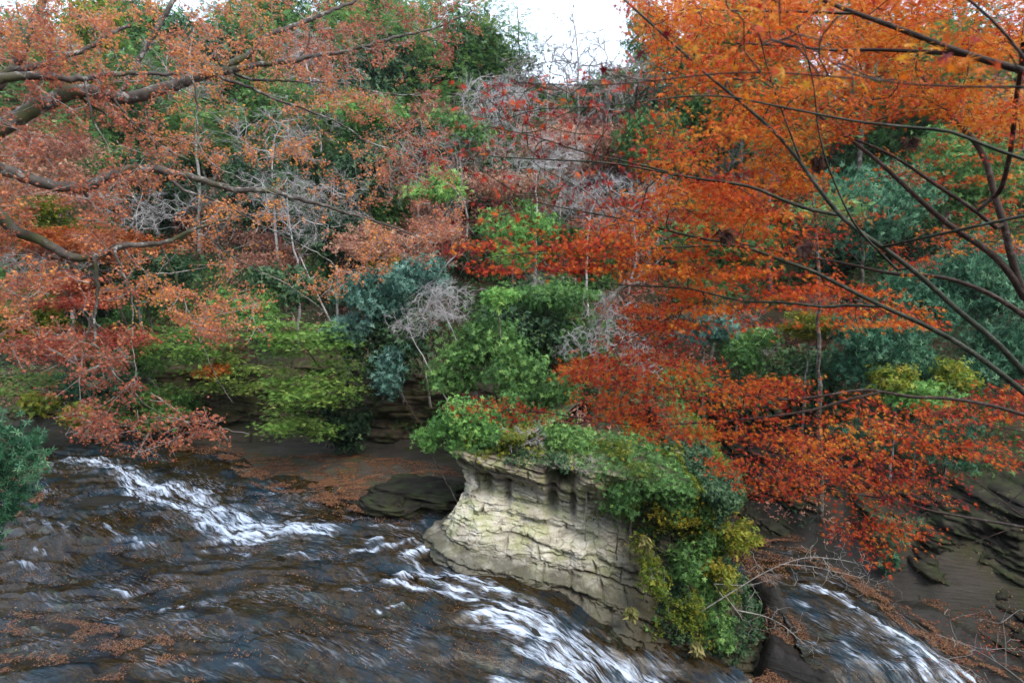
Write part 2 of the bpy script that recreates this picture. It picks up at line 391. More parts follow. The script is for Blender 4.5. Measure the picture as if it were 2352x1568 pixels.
stream("lower_stream", "narrow foaming stream running down the dark right hand gorge", WET2, FOAM2,
       plan([(1560,1230,-2),(1750,1315,-2.4),(1950,1400,-3.1),(2150,1530,-4.4)]) + [(22, 13)], (6, 26, 13, 34), .1)

# ------------------------------------------------------------ lofted cliffs
def smooth_curve(pts, n):
    pts = np.array(pts, float)
    for _ in range(3):
        a = pts[:-1] * .75 + pts[1:] * .25; b = pts[:-1] * .25 + pts[1:] * .75
        pts = np.r_[pts[:1], np.stack([a, b], 1).reshape(-1, pts.shape[1]), pts[-1:]]
    l = np.r_[0, np.cumsum(np.linalg.norm(np.diff(pts[:, :2], axis=0), axis=1))]
    s = np.linspace(0, l[-1], n)
    return np.stack([np.interp(s, l, pts[:, k]) for k in range(pts.shape[1])], 1), s
def loft(name, base, ns, nt, profile, dispf, inward=1, nsmooth=9):
    nsmooth = max(nsmooth, ns // 70) | 1
    """base rows: x, y, zbase, ztop, flare; profile: rows (t, inward offset, height fraction)"""
    B, s = smooth_curve(base, ns)
    T = np.gradient(B[:, :2], axis=0); T /= np.linalg.norm(T, axis=1)[:, None] + 1e-9
    k = np.ones(nsmooth) / nsmooth
    T = np.stack([np.convolve(np.pad(T[:, i], nsmooth // 2, 'edge'), k, 'valid') for i in (0, 1)], 1)
    T /= np.linalg.norm(T, axis=1)[:, None] + 1e-9
    Nn = np.stack([-T[:, 1], T[:, 0]], 1) * inward
    pr = np.array(profile, float); t = np.linspace(0, pr[-1, 0], nt)
    off = np.interp(t, pr[:, 0], pr[:, 1]); hf = np.interp(t, pr[:, 0], pr[:, 2])
    kk = np.array([.25, .5, .25])
    for _ in range(3): off = np.r_[off[0], np.convolve(off, kk, 'valid'), off[-1]]
    S, TT = np.meshgrid(s, t)
    O = off[:, None] * B[None, :, 4]
    X = B[None, :, 0] + Nn[None, :, 0] * O; Y = B[None, :, 1] + Nn[None, :, 1] * O
    Z = B[None, :, 2] + (B[None, :, 3] - B[None, :, 2]) * hf[:, None]
    d = dispf(S, X, Y, Z, TT)
    if isinstance(d, tuple): d, dz = d
    else: dz = 0
    X = X - Nn[None, :, 0] * d; Y = Y - Nn[None, :, 1] * d; Z = Z + dz
    idx = np.arange(ns * nt).reshape(nt, ns)
    Fq = np.stack([idx[:-1, :-1], idx[:-1, 1:], idx[1:, 1:], idx[1:, :-1]], -1).reshape(-1, 4)
    if inward < 0: Fq = Fq[:, ::-1]
    V = np.c_[X.ravel(), Y.ravel(), Z.ravel()]
    return V, Fq, S.ravel(), TT.ravel(), Nn
def rockdisp(dip, amp=1., cell=(.9, 1.9), seed=0, holes=()):
    def f(S, X, Y, Z, T):
        q = Z + dip * X + .1 * fbm(S * .5, Z * .3, o=2, seed=seed); q = q + .22 * vnoise(q * .9, S * .18, seed=seed + 20)
        led = fbm(q * 1.5 + 50, S * .10, o=3, seed=seed + 1)
        ledf = fbm(q * 10, S * .35, o=3, seed=seed + 2)
        row = np.floor(q * cell[1]); wx = S * cell[0] + 7.3 * _h(row, row * 0, row * 0, seed + 3) + .12 * fbm(S * 1.5, q * 1.5, o=2, seed=seed + 11)
        fy = q * cell[1] - row; colm = np.floor(wx); fx = wx - colm
        cid = _h(colm, row, row * 0, seed + 4)
        ed = np.minimum(np.minimum(fx, 1 - fx) / cell[0], np.minimum(fy, 1 - fy) / cell[1])
        crack = np.exp(-(ed / .05) ** 2) * sstep(-.1, .35, fbm(S * .7, Z * .9, o=2, seed=seed + 22))
        pil = np.clip(ed / .16, 0, 1) ** .6 * sstep(-.5, .3, fbm(S * .5, Z * .6, o=2, seed=seed + 23))
        g1, g2, gid = voro(S * cell[0] * 2.3 + .3 * fbm(S * 2, q * 2, o=2, seed=seed + 12), q * cell[1] * 1.8, seed + 4)
        crack2 = np.exp(-((g2 - g1) / .09) ** 2)
        low = fbm(S * .4, Z * .35, o=3, seed=seed + 6); mid_ = fbm(S * 1.1, q * 1.6, o=4, seed=seed + 8)
        d = .22 * led + .04 * ledf + .20 * (cid - .5) + .10 * pil - .12 * crack - .045 * crack2 + .07 * gid + .34 * low + .16 * mid_ + .035 * fbm(S * 6, Z * 8, o=3, seed=seed + 7)
        d = d * amp
        f.crk = np.clip(.9 * crack + .55 * crack2 * (fbm(S * .6, Z * .7, o=2, seed=seed + 30) > -.2), 0, 1)
        for hs, hz, ws, wz, dep in holes:
            f.crk = np.maximum(f.crk, .8 * np.exp(-np.clip(((S - hs) / ws) ** 2 + ((Z - hz) / wz) ** 2, 0, 40)))
            d = d - dep * np.exp(-np.clip(((S - hs) / ws) ** 2 + ((Z - hz) / wz) ** 2, 0, 40) ** 1.5)
        return d * (1 - sstep(1.0, 1.12, T) * .7)
    return f
def mat_rock(name, stops, green, gamt, base, strata=(.5, .5, 7), dipang=18, dark=(.05, .038, .022), topc=None, tbase=(.05, .3), leafy=0):
    m, nt, N, L = newmat(name)
    g = N.new("ShaderNodeNewGeometry"); pos = g.outputs["Position"]
    t = attr(N, "t"); s = attr(N, "s")
    st = noise(N, L, mapping(N, L, pos, strata, (0, math.radians(dipang), 0)), 1.5, 6, .62, .2)
    n1 = noise(N, L, pos, 1.3, 7, .65); n2 = noise(N, L, pos, 14, 6, .7)
    r = ramp(N, stops); L.new(mth(N, L, 'ADD', mth(N, L, 'MULTIPLY', st.outputs[0], .55), mth(N, L, 'MULTIPLY', n1.outputs[0], .45)), r.inputs[0])
    c = r.outputs[0]
    if topc:
        c = mix(N, L, mth(N, L, 'MULTIPLY', maprange(N, L, mth(N, L, 'ADD', t.outputs["Fac"], mth(N, L, 'MULTIPLY', n1.outputs[0], .5)), .8, 1.05), .8), c, topc)
    gm = ramp(N, [(.44, (0, 0, 0)), (.62, (1, 1, 1))]); L.new(noise(N, L, mapping(N, L, pos, (1, 1, 1.6), (0, math.radians(dipang), 0)), 1.1, 6, .65).outputs[0], gm.inputs[0])
    c = mix(N, L, mth(N, L, 'MULTIPLY', gm.outputs[0], gamt), c, green)
    low = maprange(N, L, mth(N, L, 'ADD', t.outputs["Fac"], mth(N, L, 'MULTIPLY', mth(N, L, 'SUBTRACT', n1.outputs[0], .5), .35)), tbase[0], tbase[1], 1, 0)
    c = mix(N, L, mth(N, L, 'MULTIPLY', low, .85), c, base)
    if leafy:
        c = mix(N, L, mth(N, L, 'MULTIPLY', maprange(N, L, mth(N, L, 'ADD', s.outputs["Fac"], mth(N, L, 'MULTIPLY', n1.outputs[0], 2)), leafy, leafy + 2.0), .9), c, (.035, .03, .014))
    c = mix(N, L, mth(N, L, 'MULTIPLY', attr(N, 'crk').outputs['Fac'], .6), c, dark)
    spk = ramp(N, [(.35, (.55, .55, .55)), (.55, (1, 1, 1))]); L.new(n2.outputs[0], spk.inputs[0])
    c = mix(N, L, .6, c, spk.outputs[0], 'MULTIPLY')
    p = N["Principled BSDF"]; L.new(c, p.inputs["Base Color"]); p.inputs["Roughness"].default_value = .8
    L.new(maprange(N, L, low, 0, 1, .9, .6), p.inputs["Roughness"]); p.inputs['Specular IOR Level'].default_value = .25
    b = bump(N, L, st.outputs[0], .5, .08); b = bump(N, L, n2.outputs[0], .5, .025, b)
    L.new(b, p.inputs["Normal"])
    return m
def hb(u, v, z): return list(PZ(u, v, z)[:2])
base = [[1.5, 31, 0, 4.6, 1], [-.6, 28, .3, 4.4, 1], [-1.9, 25, .4, 4.3, 1.05], [-3.25, 23.2, .05, 4.15, 1.1], [-3.3, 22.0, -.15, 4.1, 1.1], [-1.8, 21.3, -.5, 4.0, 1.0], [0, 21.0, -1.1, 3.7, 1.1], [2.7, 20.55, -2.0, 3.5, 1.25],
        [5.1, 20.4, -2.9, 3.2, 1.35], [7.2, 20.3, -3.8, 2.6, 1.3], [8.9, 20.6, -4.3, 2.2, 1.1], [10, 22.5, -4, 2.4, .9], [10.2, 25, -3.4, 3.2, .9], [9.6, 29, -2.9, 4.5, .9], [8, 34, -2.4, 6, .9]]
prof = [(0, -.25, -.05), (.1, .0, .1), (.15, .1, .16), (.175, .5, .18), (.28, .9, .27), (.42, 1.45, .45), (.55, 1.55, .6), (.7, 1.45, .74), (.82, 1.15, .86), (.92, .95, .95), (1, .95, 1), (1.08, 1.5, 1.03), (1.25, 3.6, 1.12)]
holes = [(15.5, 3.05, .55, .3, 1.4), (15.0, 2.1, .22, .9, .7), (15.9, 1.8, .13, .8, .4), (12.3, 2.7, .3, .6, .5), (13.2, 2.3, .14, .7, .3)]
V, Fq, Sv, Tv, _ = loft("rock_outcrop", base, 1400, 330, prof, RD1 := rockdisp(.30, 1.0, (.85, 2.0), 5, holes))
M_PALE = mat_rock("pale_banded_mudstone", [(.3, (.20, .175, .13)), (.42, (.40, .37, .29)), (.5, (.56, .53, .44)), (.6, (.66, .64, .55)), (.75, (.50, .47, .37))],
                  (.31, .35, .13), .6, (.045, .042, .028), (.5, .5, 5), 17, topc=(.16, .125, .085), tbase=(.16, .36), leafy=17.6)
OUT = thing("rock_outcrop", (2, 22, 0), "pale cream rock bluff with undercut layered face standing over the rapids", "rock")
obj("rock_face", mesh_np("rock_face", V, Fq, {"t": ('POINT', Tv), "s": ('POINT', Sv), "crk": ('POINT', RD1.crk.ravel())}, True), M_PALE, OUT)
OUTV = (V, Sv, Tv)

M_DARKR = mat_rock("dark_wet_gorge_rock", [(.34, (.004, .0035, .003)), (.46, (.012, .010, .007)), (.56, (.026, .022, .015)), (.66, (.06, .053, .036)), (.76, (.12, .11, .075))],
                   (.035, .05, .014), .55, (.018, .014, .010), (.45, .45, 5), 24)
wall = [[8.3, 38, -1.5, 3.4, 1], [9.5, 34.6, -2, 3, 1], [10.9, 33, -2.1, 2.6, 1], [13.3, 30.2, -2.4, 2.0, 1], [15.1, 27.3, -2.8, 1.5, 1.1], [17, 25.5, -3.4, 1.1, 1.2], [18.8, 24.2, -4.2, .8, 1.3], [20.7, 23.1, -5.1, .8, 1.4], [26, 20.3, -6.5, .5, 1.4], [36, 17.5, -8, 0, 1.4]]
wprof = [(0, -.3, -.05), (.2, .3, .12), (.35, .9, .3), (.5, 1.2, .5), (.7, 1.9, .72), (.85, 2.1, .9), (1, 2.5, 1), (1.2, 5, 1.25)]
V2, Fq2, S2, T2, _ = loft("rock_wall", wall, 520, 150, wprof, rockdisp(.42, 1.7, (.35, 1.5), 41))
GW = thing("rock_wall", (17, 26, -3), "dark layered rock wall dipping along the right hand gorge", "rock wall")
obj("rock_face", mesh_np("gorge_face", V2, Fq2, {"t": ('POINT', T2), "s": ('POINT', S2)}, True), M_DARKR, GW)

M_MOSSR = mat_rock("mossy_brown_bank_rock", [(.32, (.018, .013, .008)), (.45, (.05, .037, .022)), (.56, (.09, .068, .045)), (.68, (.14, .11, .075)), (.8, (.2, .17, .12))],
                   (.05, .065, .016), .8, (.035, .032, .02), (.5, .5, 4), 8)
bank = [[-70, 35.3, 2.4, 5.2, 1], [-40, 35.2, 2.4, 5.2, 1], [-30, 34.6, 2.2, 5.4, 1], [-24, 33.8, 1.9, 5.6, 1], [-16.5, 32.8, 1.7, 6.2, 1], [-11, 32.7, 1.4, 6.2, 1], [-8, 33, 1.2, 6.0, 1], [-5.2, 32.5, 1, 5.8, 1], [-3.0, 31.4, .9, 5.4, 1], [-1, 28.5, .7, 5, 1], [0, 26.5, .6, 4.6, 1]]
bprof = [(0, -.2, -.05), (.15, .3, .12), (.4, .5, .4), (.6, .55, .6), (.8, .9, .8), (.95, 1.1, .96), (1.05, 2., 1.02), (1.2, 5, 1.15)]
V3, Fq3, S3, T3, _ = loft("rock_bank", bank, 700, 100, bprof, rockdisp(.1, 1.6, (.4, 1.1), 71), inward=1)
BK = thing("rock_bank", (-12, 33, 1.5), "mossy brown rock bank rising behind the far side of the river", "rock bank")
obj("rock_face", mesh_np("bank_face", V3, Fq3, {"t": ('POINT', T3), "s": ('POINT', S3)}, True), M_MOSSR, BK)

def boulder(name, label, c, r, seed, mat, rot=0, group=None):
    nu, nv = 120, 60
    u = np.linspace(0, 2 * math.pi, nu, endpoint=False); v = np.linspace(-.5 * math.pi, .5 * math.pi, nv)
    U, Vv = np.meshgrid(u, v)
    sg = lambda a, p: np.sign(a) * np.abs(a) ** p
    x = sg(np.cos(Vv), .6) * sg(np.cos(U), .7); y = sg(np.cos(Vv), .6) * sg(np.sin(U), .7); z = sg(np.sin(Vv), .8)
    nn = 1 + .22 * fbm(x * 1.3 + seed, y * 1.3, z * 1.3, 3, seed) + .10 * fbm(x * 1.5 + seed, y * 1.5, z * 7 + x * 1.2, 4, seed + 2) + .12 * np.floor(3 * fbm(x * 1.2, y * 1.2, z * 5 + x, 3, seed + 4)) / 3 + .03 * fbm(x * 9, y * 9, z * 9, 3, seed + 5)
    x, y, z = x * nn * r[0], y * nn * r[1], z * nn * r[2]
    ca, sa = math.cos(rot), math.sin(rot)
    Vx = np.c_[(x * ca - y * sa).ravel(), (x * sa + y * ca).ravel(), z.ravel()]
    idx = np.arange(nu * nv).reshape(nv, nu); nx = np.roll(idx, -1, 1)
    Fq = np.stack([idx[:-1], nx[:-1], nx[1:], idx[1:]], -1).reshape(-1, 4)
    o = obj(name, mesh_np(name, Vx, Fq, {"t": ('POINT', (z / r[2] * .5 + .5).ravel()), "s": ('POINT', np.zeros(z.size))}, True), mat)
    o.location = [float(a) for a in c]
    return tag(o, label, "rock", group)
c = PZ(960, 1150, 1.2)
boulder("rock_ledge", "low dark layered rock ledge with moss and fallen leaves left of the pale bluff", (c[0] + .2, c[1] + 1.2, .95), (2.7, 1.6, .75), 3, M_DARKR, -.25)
c = PZ(900, 1165, 1.0)
boulder("rock_slab", "small grey slab leaning at the left foot of the dark ledge", (c[0] - .3, c[1] + .1, .85), (1.3, .8, .55), 9, M_DARKR, -.5)

# ------------------------------------------------------------ foliage kit
def star(lobes, rin=.33, curl=.25):
    ang, rad = lobes
    V = [(0, 0, 0)]; n = len(ang)
    for i in range(n):
        a = math.radians(ang[i]); r = rad[i]
        V.append((math.cos(a) * r, math.sin(a) * r, -curl * r * r))
        a2 = math.radians((ang[i] + ang[(i + 1) % n] + (360 if i == n - 1 else 0)) / 2)
        V.append((math.cos(a2) * rin, math.sin(a2) * rin, .02))
    m = 2 * n
    return np.array(V), np.array([(0, 1 + i, 1 + (i + 1) % m) for i in range(m)])
T_MAPLE = star(([0, 38, 78, 125, 235, 282, 322], [1, .97, .82, .45, .45, .82, .97]), .17, .2)
T_MAPLE_CURL = star(([0, 50, 110, 250, 310], [1, .85, .6, .6, .85]), .36, .45)
T_MAPLE3 = star(([0, 60, 300], [1, .8, .8]), .25, .6)
def lance(w=.28, fold=.1, droop=.15):
    return np.array([(0, 0, 0), (.45, w / 2, fold), (1, 0, -droop), (.45, -w / 2, fold)]), np.array([(0, 2, 1), (0, 3, 2)])
def whorl(n, tmpl, tilt=.35, seed=0, spread=0.):
    V, F = [], []; r = np.random.default_rng(seed); v0, f0 = tmpl
    for k in range(n):
        a = 2 * math.pi * k / n + r.uniform(-.3, .3); tl = tilt + r.uniform(-.3, .3); s = r.uniform(.7, 1.1)
        x = v0[:, 0] * math.cos(tl) - v0[:, 2] * math.sin(tl) ; z = v0[:, 0] * math.sin(tl) + v0[:, 2] * math.cos(tl); y = v0[:, 1]
        o = r.uniform(-spread, spread, 3)
        vv = np.c_[x * math.cos(a) - y * math.sin(a), x * math.sin(a) + y * math.cos(a), z] * s + o
        F.append(f0 + len(V) * len(v0)); V.append(vv)
    return np.concatenate(V), np.concatenate(F)
T_WHORL = whorl(6, lance(.3, .05, .2), .25, 1)
T_SMALL = whorl(4, (lance(.55, .08, .1)), .1, 2, .5)
T_ROUND = whorl(4, lance(.8, .06, .1), .0, 4, .45)
def frond():
    V, F = [], []; v0, f0 = lance(.26, 0, 0)
    for k in range(7):
        x = .12 + k * .12; l = .42 * (1 - k * .09)
        for s in (-1, 1):
            a = s * .9; vv = v0 * l
            vv = np.c_[vv[:, 0] * math.cos(a) - vv[:, 1] * math.sin(a) + x, vv[:, 0] * math.sin(a) + vv[:, 1] * math.cos(a), vv[:, 2] - .12 * x * x]
            F.append(f0 + len(V) * 4); V.append(vv)
    return np.concatenate(V), np.concatenate(F)
T_FROND = frond()
def unit(a): return a / (np.linalg.norm(a, axis=-1, keepdims=True) + 1e-9)
def leaves(name, pos, xd, nr, size, tmpl, tint):
    tv, tf = tmpl; n = len(pos)
    xd = unit(xd); yd = unit(np.cross(nr, xd)); zd = np.cross(xd, yd)
    V = pos[:, None, :] + size[:, None, None] * (tv[None, :, 0, None] * xd[:, None] + tv[None, :, 1, None] * yd[:, None] + tv[None, :, 2, None] * zd[:, None])
    F = tf[None] + (np.arange(n) * len(tv))[:, None, None]
    return mesh_np(name, V.reshape(-1, 3), F.reshape(-1, 3), {"tint": ('FACE', np.repeat(tint, len(tf)))})

class Skel:
    def __init__(s, cap=60000):
        s.p = np.zeros((cap, 3)); s.par = np.full(cap, -1); s.r = np.zeros(cap); s.fix = np.zeros(cap, bool); s.n = 0
        s.dir = np.zeros((cap, 3)); s.ok = np.zeros(cap, bool)
    def add(s, p, par, r=0., fix=False, ok=True):
        i = s.n; s.p[i] = p; s.par[i] = par; s.r[i] = r; s.fix[i] = fix; s.ok[i] = ok
        s.dir[i] = unit(s.p[i] - s.p[par]) if par >= 0 else (0, 0, 1)
        s.n += 1; return i
    def limb(s, pts, r0, r1, connect=True, jit=0., step=.25, ok=True):
        pts = np.array(pts, float)
        for _ in range(2):
            a = pts[:-1] * .75 + pts[1:] * .25; b = pts[:-1] * .25 + pts[1:] * .75
            pts = np.r_[pts[:1], np.stack([a, b], 1).reshape(-1, 3), pts[-1:]]
        l = np.r_[0, np.cumsum(np.linalg.norm(np.diff(pts, axis=0), axis=1))]
        m = max(3, int(l[-1] / step)); t = np.linspace(0, l[-1], m)
        Q = np.stack([np.interp(t, l, pts[:, k]) for k in range(3)], 1)
        if jit: Q[1:-1] += rng.normal(0, jit, Q[1:-1].shape)
        par = -1
        if s.n and connect:
            par = int(np.argmin(((s.p[:s.n] - Q[0]) ** 2).sum(1)))
        for k, qk in enumerate(Q):
            r = r0 + (r1 - r0) * (k / (m - 1)) ** .8
            par = s.add(qk, par, r, True, ok)
        return par
    def grow(s, targets, seg=.3, curve=.3, droop=0., wander=.06, tip=.004, minr=0.):
        base = s.p[:s.n][s.ok[:s.n]]
        # order by distance to skeleton
        d0 = np.array([((base - t) ** 2).sum(1).min() for t in targets])
        ends = []
        for i in np.argsort(d0):
            t = targets[i]
            d = ((s.p[:s.n] - t) ** 2).sum(1); d[~s.ok[:s.n]] = 1e9
            # prefer nodes that point toward the target
            dv = t - s.p[:s.n]; al = (dv * s.dir[:s.n]).sum(1) / (np.sqrt(d) + 1e-6)
            j = int(np.argmin(np.sqrt(d) * (1.35 - .35 * al)))
            L = math.sqrt(max(d[j], 1e-6)); m = max(2, int(L / seg))
            p0 = s.p[j]; p1 = p0 + s.dir[j] * L * curve; p2 = t - unit(t - p0) * L * .25 + np.array([0, 0, droop * L])
            par = j
            for k in range(1, m + 1):
                a = k / m
                q = (1 - a) ** 3 * p0 + 3 * (1 - a) ** 2 * a * p1 + 3 * (1 - a) * a * a * p2 + a ** 3 * t
                if k < m: q = q + rng.normal(0, wander * L / m, 3)
                par = s.add(q, par)
            ends.append(par)
        return np.array(ends)
    def radii(s, tip, expo=.42):
        n = s.n; cnt = np.zeros(n); haschild = np.zeros(n, bool)
        haschild[s.par[:n][s.par[:n] >= 0]] = True
        cnt[~haschild] = 1
        for i in range(n - 1, -1, -1):
            if s.par[i] >= 0: cnt[s.par[i]] += cnt[i]
        s.cnt = cnt
        r = tip * cnt ** expo
        s.r[:n] = np.where(s.fix[:n], s.r[:n], r)
        for i in range(n):
            if not s.fix[i] and s.par[i] >= 0: s.r[i] = min(s.r[i], s.r[s.par[i]] * .92)
    def mesh(s, name, sides=4, bigsides=9, bigr=.05, minr=0., lo=0., hi=9.):
        n = s.n; p = s.p[:n]; par = s.par[:n]; r = np.maximum(s.r[:n], minr)
        main = np.full(n, -1); best = np.zeros(n)
        for i in range(n):
            if par[i] >= 0 and r[i] > best[par[i]]: best[par[i]] = r[i]; main[par[i]] = i
        e = np.where(par >= 0)[0]; a = par[e]; d = unit(p[e] - p[a])
        rsel = (r[e] >= lo) & (r[e] < hi)
        nd = np.zeros((n, 3)); nd[e] = d
        hm = main >= 0
        nd[hm] = unit(nd[hm] + unit(p[main[hm]] - p[hm]))
        ismain = main[a] == e
        ref = unit(np.array([.31, .87, .23]))
        Vs, Fs, off = [], [], 0
        for mask, k in (((r[a] <= bigr), sides), ((r[a] > bigr), bigsides)):
            mask = mask & rsel
            if not mask.any(): continue
            ee = e[mask]; aa = a[mask]; im = ismain[mask][:, None]; dd = d[mask]
            da = np.where(im, nd[aa], dd); db = nd[ee]
            ra = np.where(im[:, 0], r[aa], np.minimum(r[aa], r[ee] * 1.25)); rb = r[ee]
            rings = []
            for dirv, pos, rad in ((da, p[aa], ra), (db, p[ee], rb)):
                e1 = unit(np.cross(dirv, ref)); e2 = np.cross(dirv, e1)
                an = np.arange(k) * 2 * math.pi / k
                rings.append(pos[:, None] + rad[:, None, None] * (np.cos(an)[None, :, None] * e1[:, None] + np.sin(an)[None, :, None] * e2[:, None]))
            V = np.concatenate(rings, 1); m = len(ee)
            f = np.array([(i, (i + 1) % k, k + (i + 1) % k, k + i) for i in range(k)])
            F = (f[None] + (np.arange(m) * 2 * k)[:, None, None]).reshape(-1, 4) + off
            Vs.append(V.reshape(-1, 3)); Fs.append(F); off += m * 2 * k
        return mesh_np(name, np.concatenate(Vs), np.concatenate(Fs), smooth=True)

def cluster(cent, per, spread, flat=.4):
    n = len(cent) * per
    c = np.repeat(cent, per, 0); o = rng.normal(0, 1, (n, 3)) * spread; o[:, 2] *= flat
    return c + o, o
def rand_dirs(n): return unit(rng.normal(0, 1, (n, 3)))

# ------------------------------------------------------------ plant builder
BARK = dict(
    grey=mat_bark("pale_grey_bark", (.20, .18, .16), (.36, .34, .31), (.10, .09, .07), 3),
    white=mat_bark("silvery_dead_twigs", (.24, .22, .21), (.42, .40, .385), None, 3),
    brown=mat_bark("brown_bark", (.035, .025, .018), (.11, .085, .06), (.2, .19, .16), 4),
    limb=mat_bark("lichen_spotted_maple_bark", (.035, .028, .023), (.10, .086, .073), (.28, .28, .255), 4.5, (.05, .055, .018)),
    dark=mat_bark("dark_maple_bark", (.018, .011, .008), (.05, .03, .02), (.09, .07, .055), 9),
    green=mat_bark("green_tinged_young_bark", (.014, .017, .009), (.042, .046, .026), (.07, .075, .05), 9),
)
def shade(*cs):
    n = len(cs); return [(k / (n - 1), c) for k, c in enumerate(cs)]
LM = dict(
    ever=mat_leaf("glossy_evergreen_leaves", shade((.016, .042, .010), (.032, .080, .020), (.055, .12, .030), (.11, .19, .05)), .35, .2, gain=1.95),
    bright=mat_leaf("fresh_green_leaves", shade((.03, .08, .02), (.055, .14, .032), (.09, .20, .045), (.17, .27, .07)), .38, .25, gain=1.95),
    blue=mat_leaf("blue_green_leaves", shade((.018, .05, .034), (.038, .09, .066), (.07, .14, .11), (.12, .20, .16)), .4, .15, gain=1.95),
    teal=mat_leaf("teal_broad_leaves", shade((.009, .032, .017), (.018, .06, .030), (.036, .10, .050), (.08, .16, .085)), .35, .2, gain=1.95),
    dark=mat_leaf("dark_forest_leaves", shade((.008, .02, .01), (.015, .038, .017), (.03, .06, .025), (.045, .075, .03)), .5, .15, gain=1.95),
    moss=mat_leaf("feathery_green_maple_leaves", shade((.04, .085, .016), (.08, .15, .028), (.12, .21, .045), (.20, .25, .06)), .5, .35, gain=1.95),
    conif=mat_leaf("conifer_green_foliage", shade((.03, .07, .02), (.05, .11, .03), (.085, .16, .045), (.14, .2, .06)), .5, .25, gain=1.95),
    yel=mat_leaf("yellow_green_leaves", shade((.09, .15, .02), (.19, .25, .03), (.30, .32, .04), (.38, .30, .05)), .5, .4),
    olive=mat_leaf("olive_yellow_leaves", shade((.05, .09, .012), (.11, .16, .02), (.2, .23, .025), (.32, .25, .03)), .5, .35),
    brown=mat_leaf("pinkish_brown_autumn_leaves", shade((.22, .10, .075), (.38, .18, .13), (.50, .26, .18), (.58, .36, .23)), .5, .35),
    orange=mat_leaf("rust_orange_autumn_leaves", shade((.22, .045, .015), (.38, .09, .02), (.48, .15, .03), (.55, .22, .05)), .5, .4),
    red=mat_leaf("soft_red_autumn_leaves", shade((.22, .03, .025), (.36, .06, .04), (.46, .11, .06), (.5, .17, .09)), .5, .4),
)
def leafset(name, root, mat, cent, per, spread, flat, size, tmpl, orient='out', tb=.5, tv=.36, svar=.3, cen=None):
    pos, off = cluster(cent, per, spread, flat); n = len(pos)
    if orient == 'out': nr = unit(off + np.array([0, 0, .6]) * spread + rng.normal(0, .5, (n, 3)) * spread); xd = unit(rand_dirs(n) + np.array([0, 0, -.2]))
    elif orient == 'flat': nr = unit(rng.normal(0, .35, (n, 3)) + np.array([0, 0, 1])); xd = unit(off * np.array([1, 1, .1]) + rng.normal(0, .3, (n, 3)) * spread)
    elif orient == 'hang': nr = rand_dirs(n); xd = unit(rng.normal(0, .45, (n, 3)) + np.array([0, 0, -1]))
    else: nr = rand_dirs(n); xd = rand_dirs(n)
    cl = np.repeat(rng.normal(0, tv * .7, len(cent)), per)
    tint = np.clip(tb + cl + rng.normal(0, tv * .6, n), 0, 1)
    sz = size * rng.uniform(1 - svar, 1 + svar, n)
    return obj(name, leaves(name, pos, xd, nr, sz, tmpl, tint), mat, root)

def lumps(C, R, nl, nt, seed, lr=(.22, .46), fill=.8):
    g = np.random.default_rng(seed)
    a = unit(g.normal(0, 1, (nl, 3))) * g.uniform(.35, .78, (nl, 1)); a[:, 2] = np.clip(a[:, 2], -.7, .9)
    r = g.uniform(*lr, nl); w = r ** 2; k = g.choice(nl, nt, p=w / w.sum())
    o = unit(g.normal(0, 1, (nt, 3))) * (g.uniform(0, 1, (nt, 1)) ** (1 / 2.2))
    o[:, 2] *= .75
    return C + (a[k] + o * r[k][:, None]) * np.array(R)

KIND = dict(
    ever=dict(m='ever', t=T_WHORL, s=.17, orient='out', flat=.7, bark='brown'),
    bright=dict(m='bright', t=T_WHORL, s=.17, orient='out', flat=.7, bark='brown'),
    blue=dict(m='blue', t=T_WHORL, s=.18, orient='out', flat=.7, bark='grey'),
    teal=dict(m='teal', t=T_WHORL, s=.19, orient='hang', flat=.8, bark='brown'),
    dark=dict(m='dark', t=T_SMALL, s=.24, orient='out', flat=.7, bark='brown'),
    moss=dict(m='moss', t=T_FROND, s=.23, orient='flat', flat=.16, bark='brown'),
    conif=dict(m='conif', t=T_FROND, s=.42, orient='flat', flat=.35, bark='brown'),
    yel=dict(m='yel', t=T_ROUND, s=.14, orient='out', flat=.6, bark='grey'),
    olive=dict(m='olive', t=T_SMALL, s=.15, orient='flat', flat=.3, bark='brown'),
    brown=dict(m='brown', t=T_SMALL, s=.13, orient='rand', flat=.35, bark='grey'),
    orange=dict(m='orange', t=T_SMALL, s=.14, orient='flat', flat=.3, bark='brown'),
    red=dict(m='red', t=T_SMALL, s=.15, orient='flat', flat=.3, bark='grey'),
)
pseed = [100]
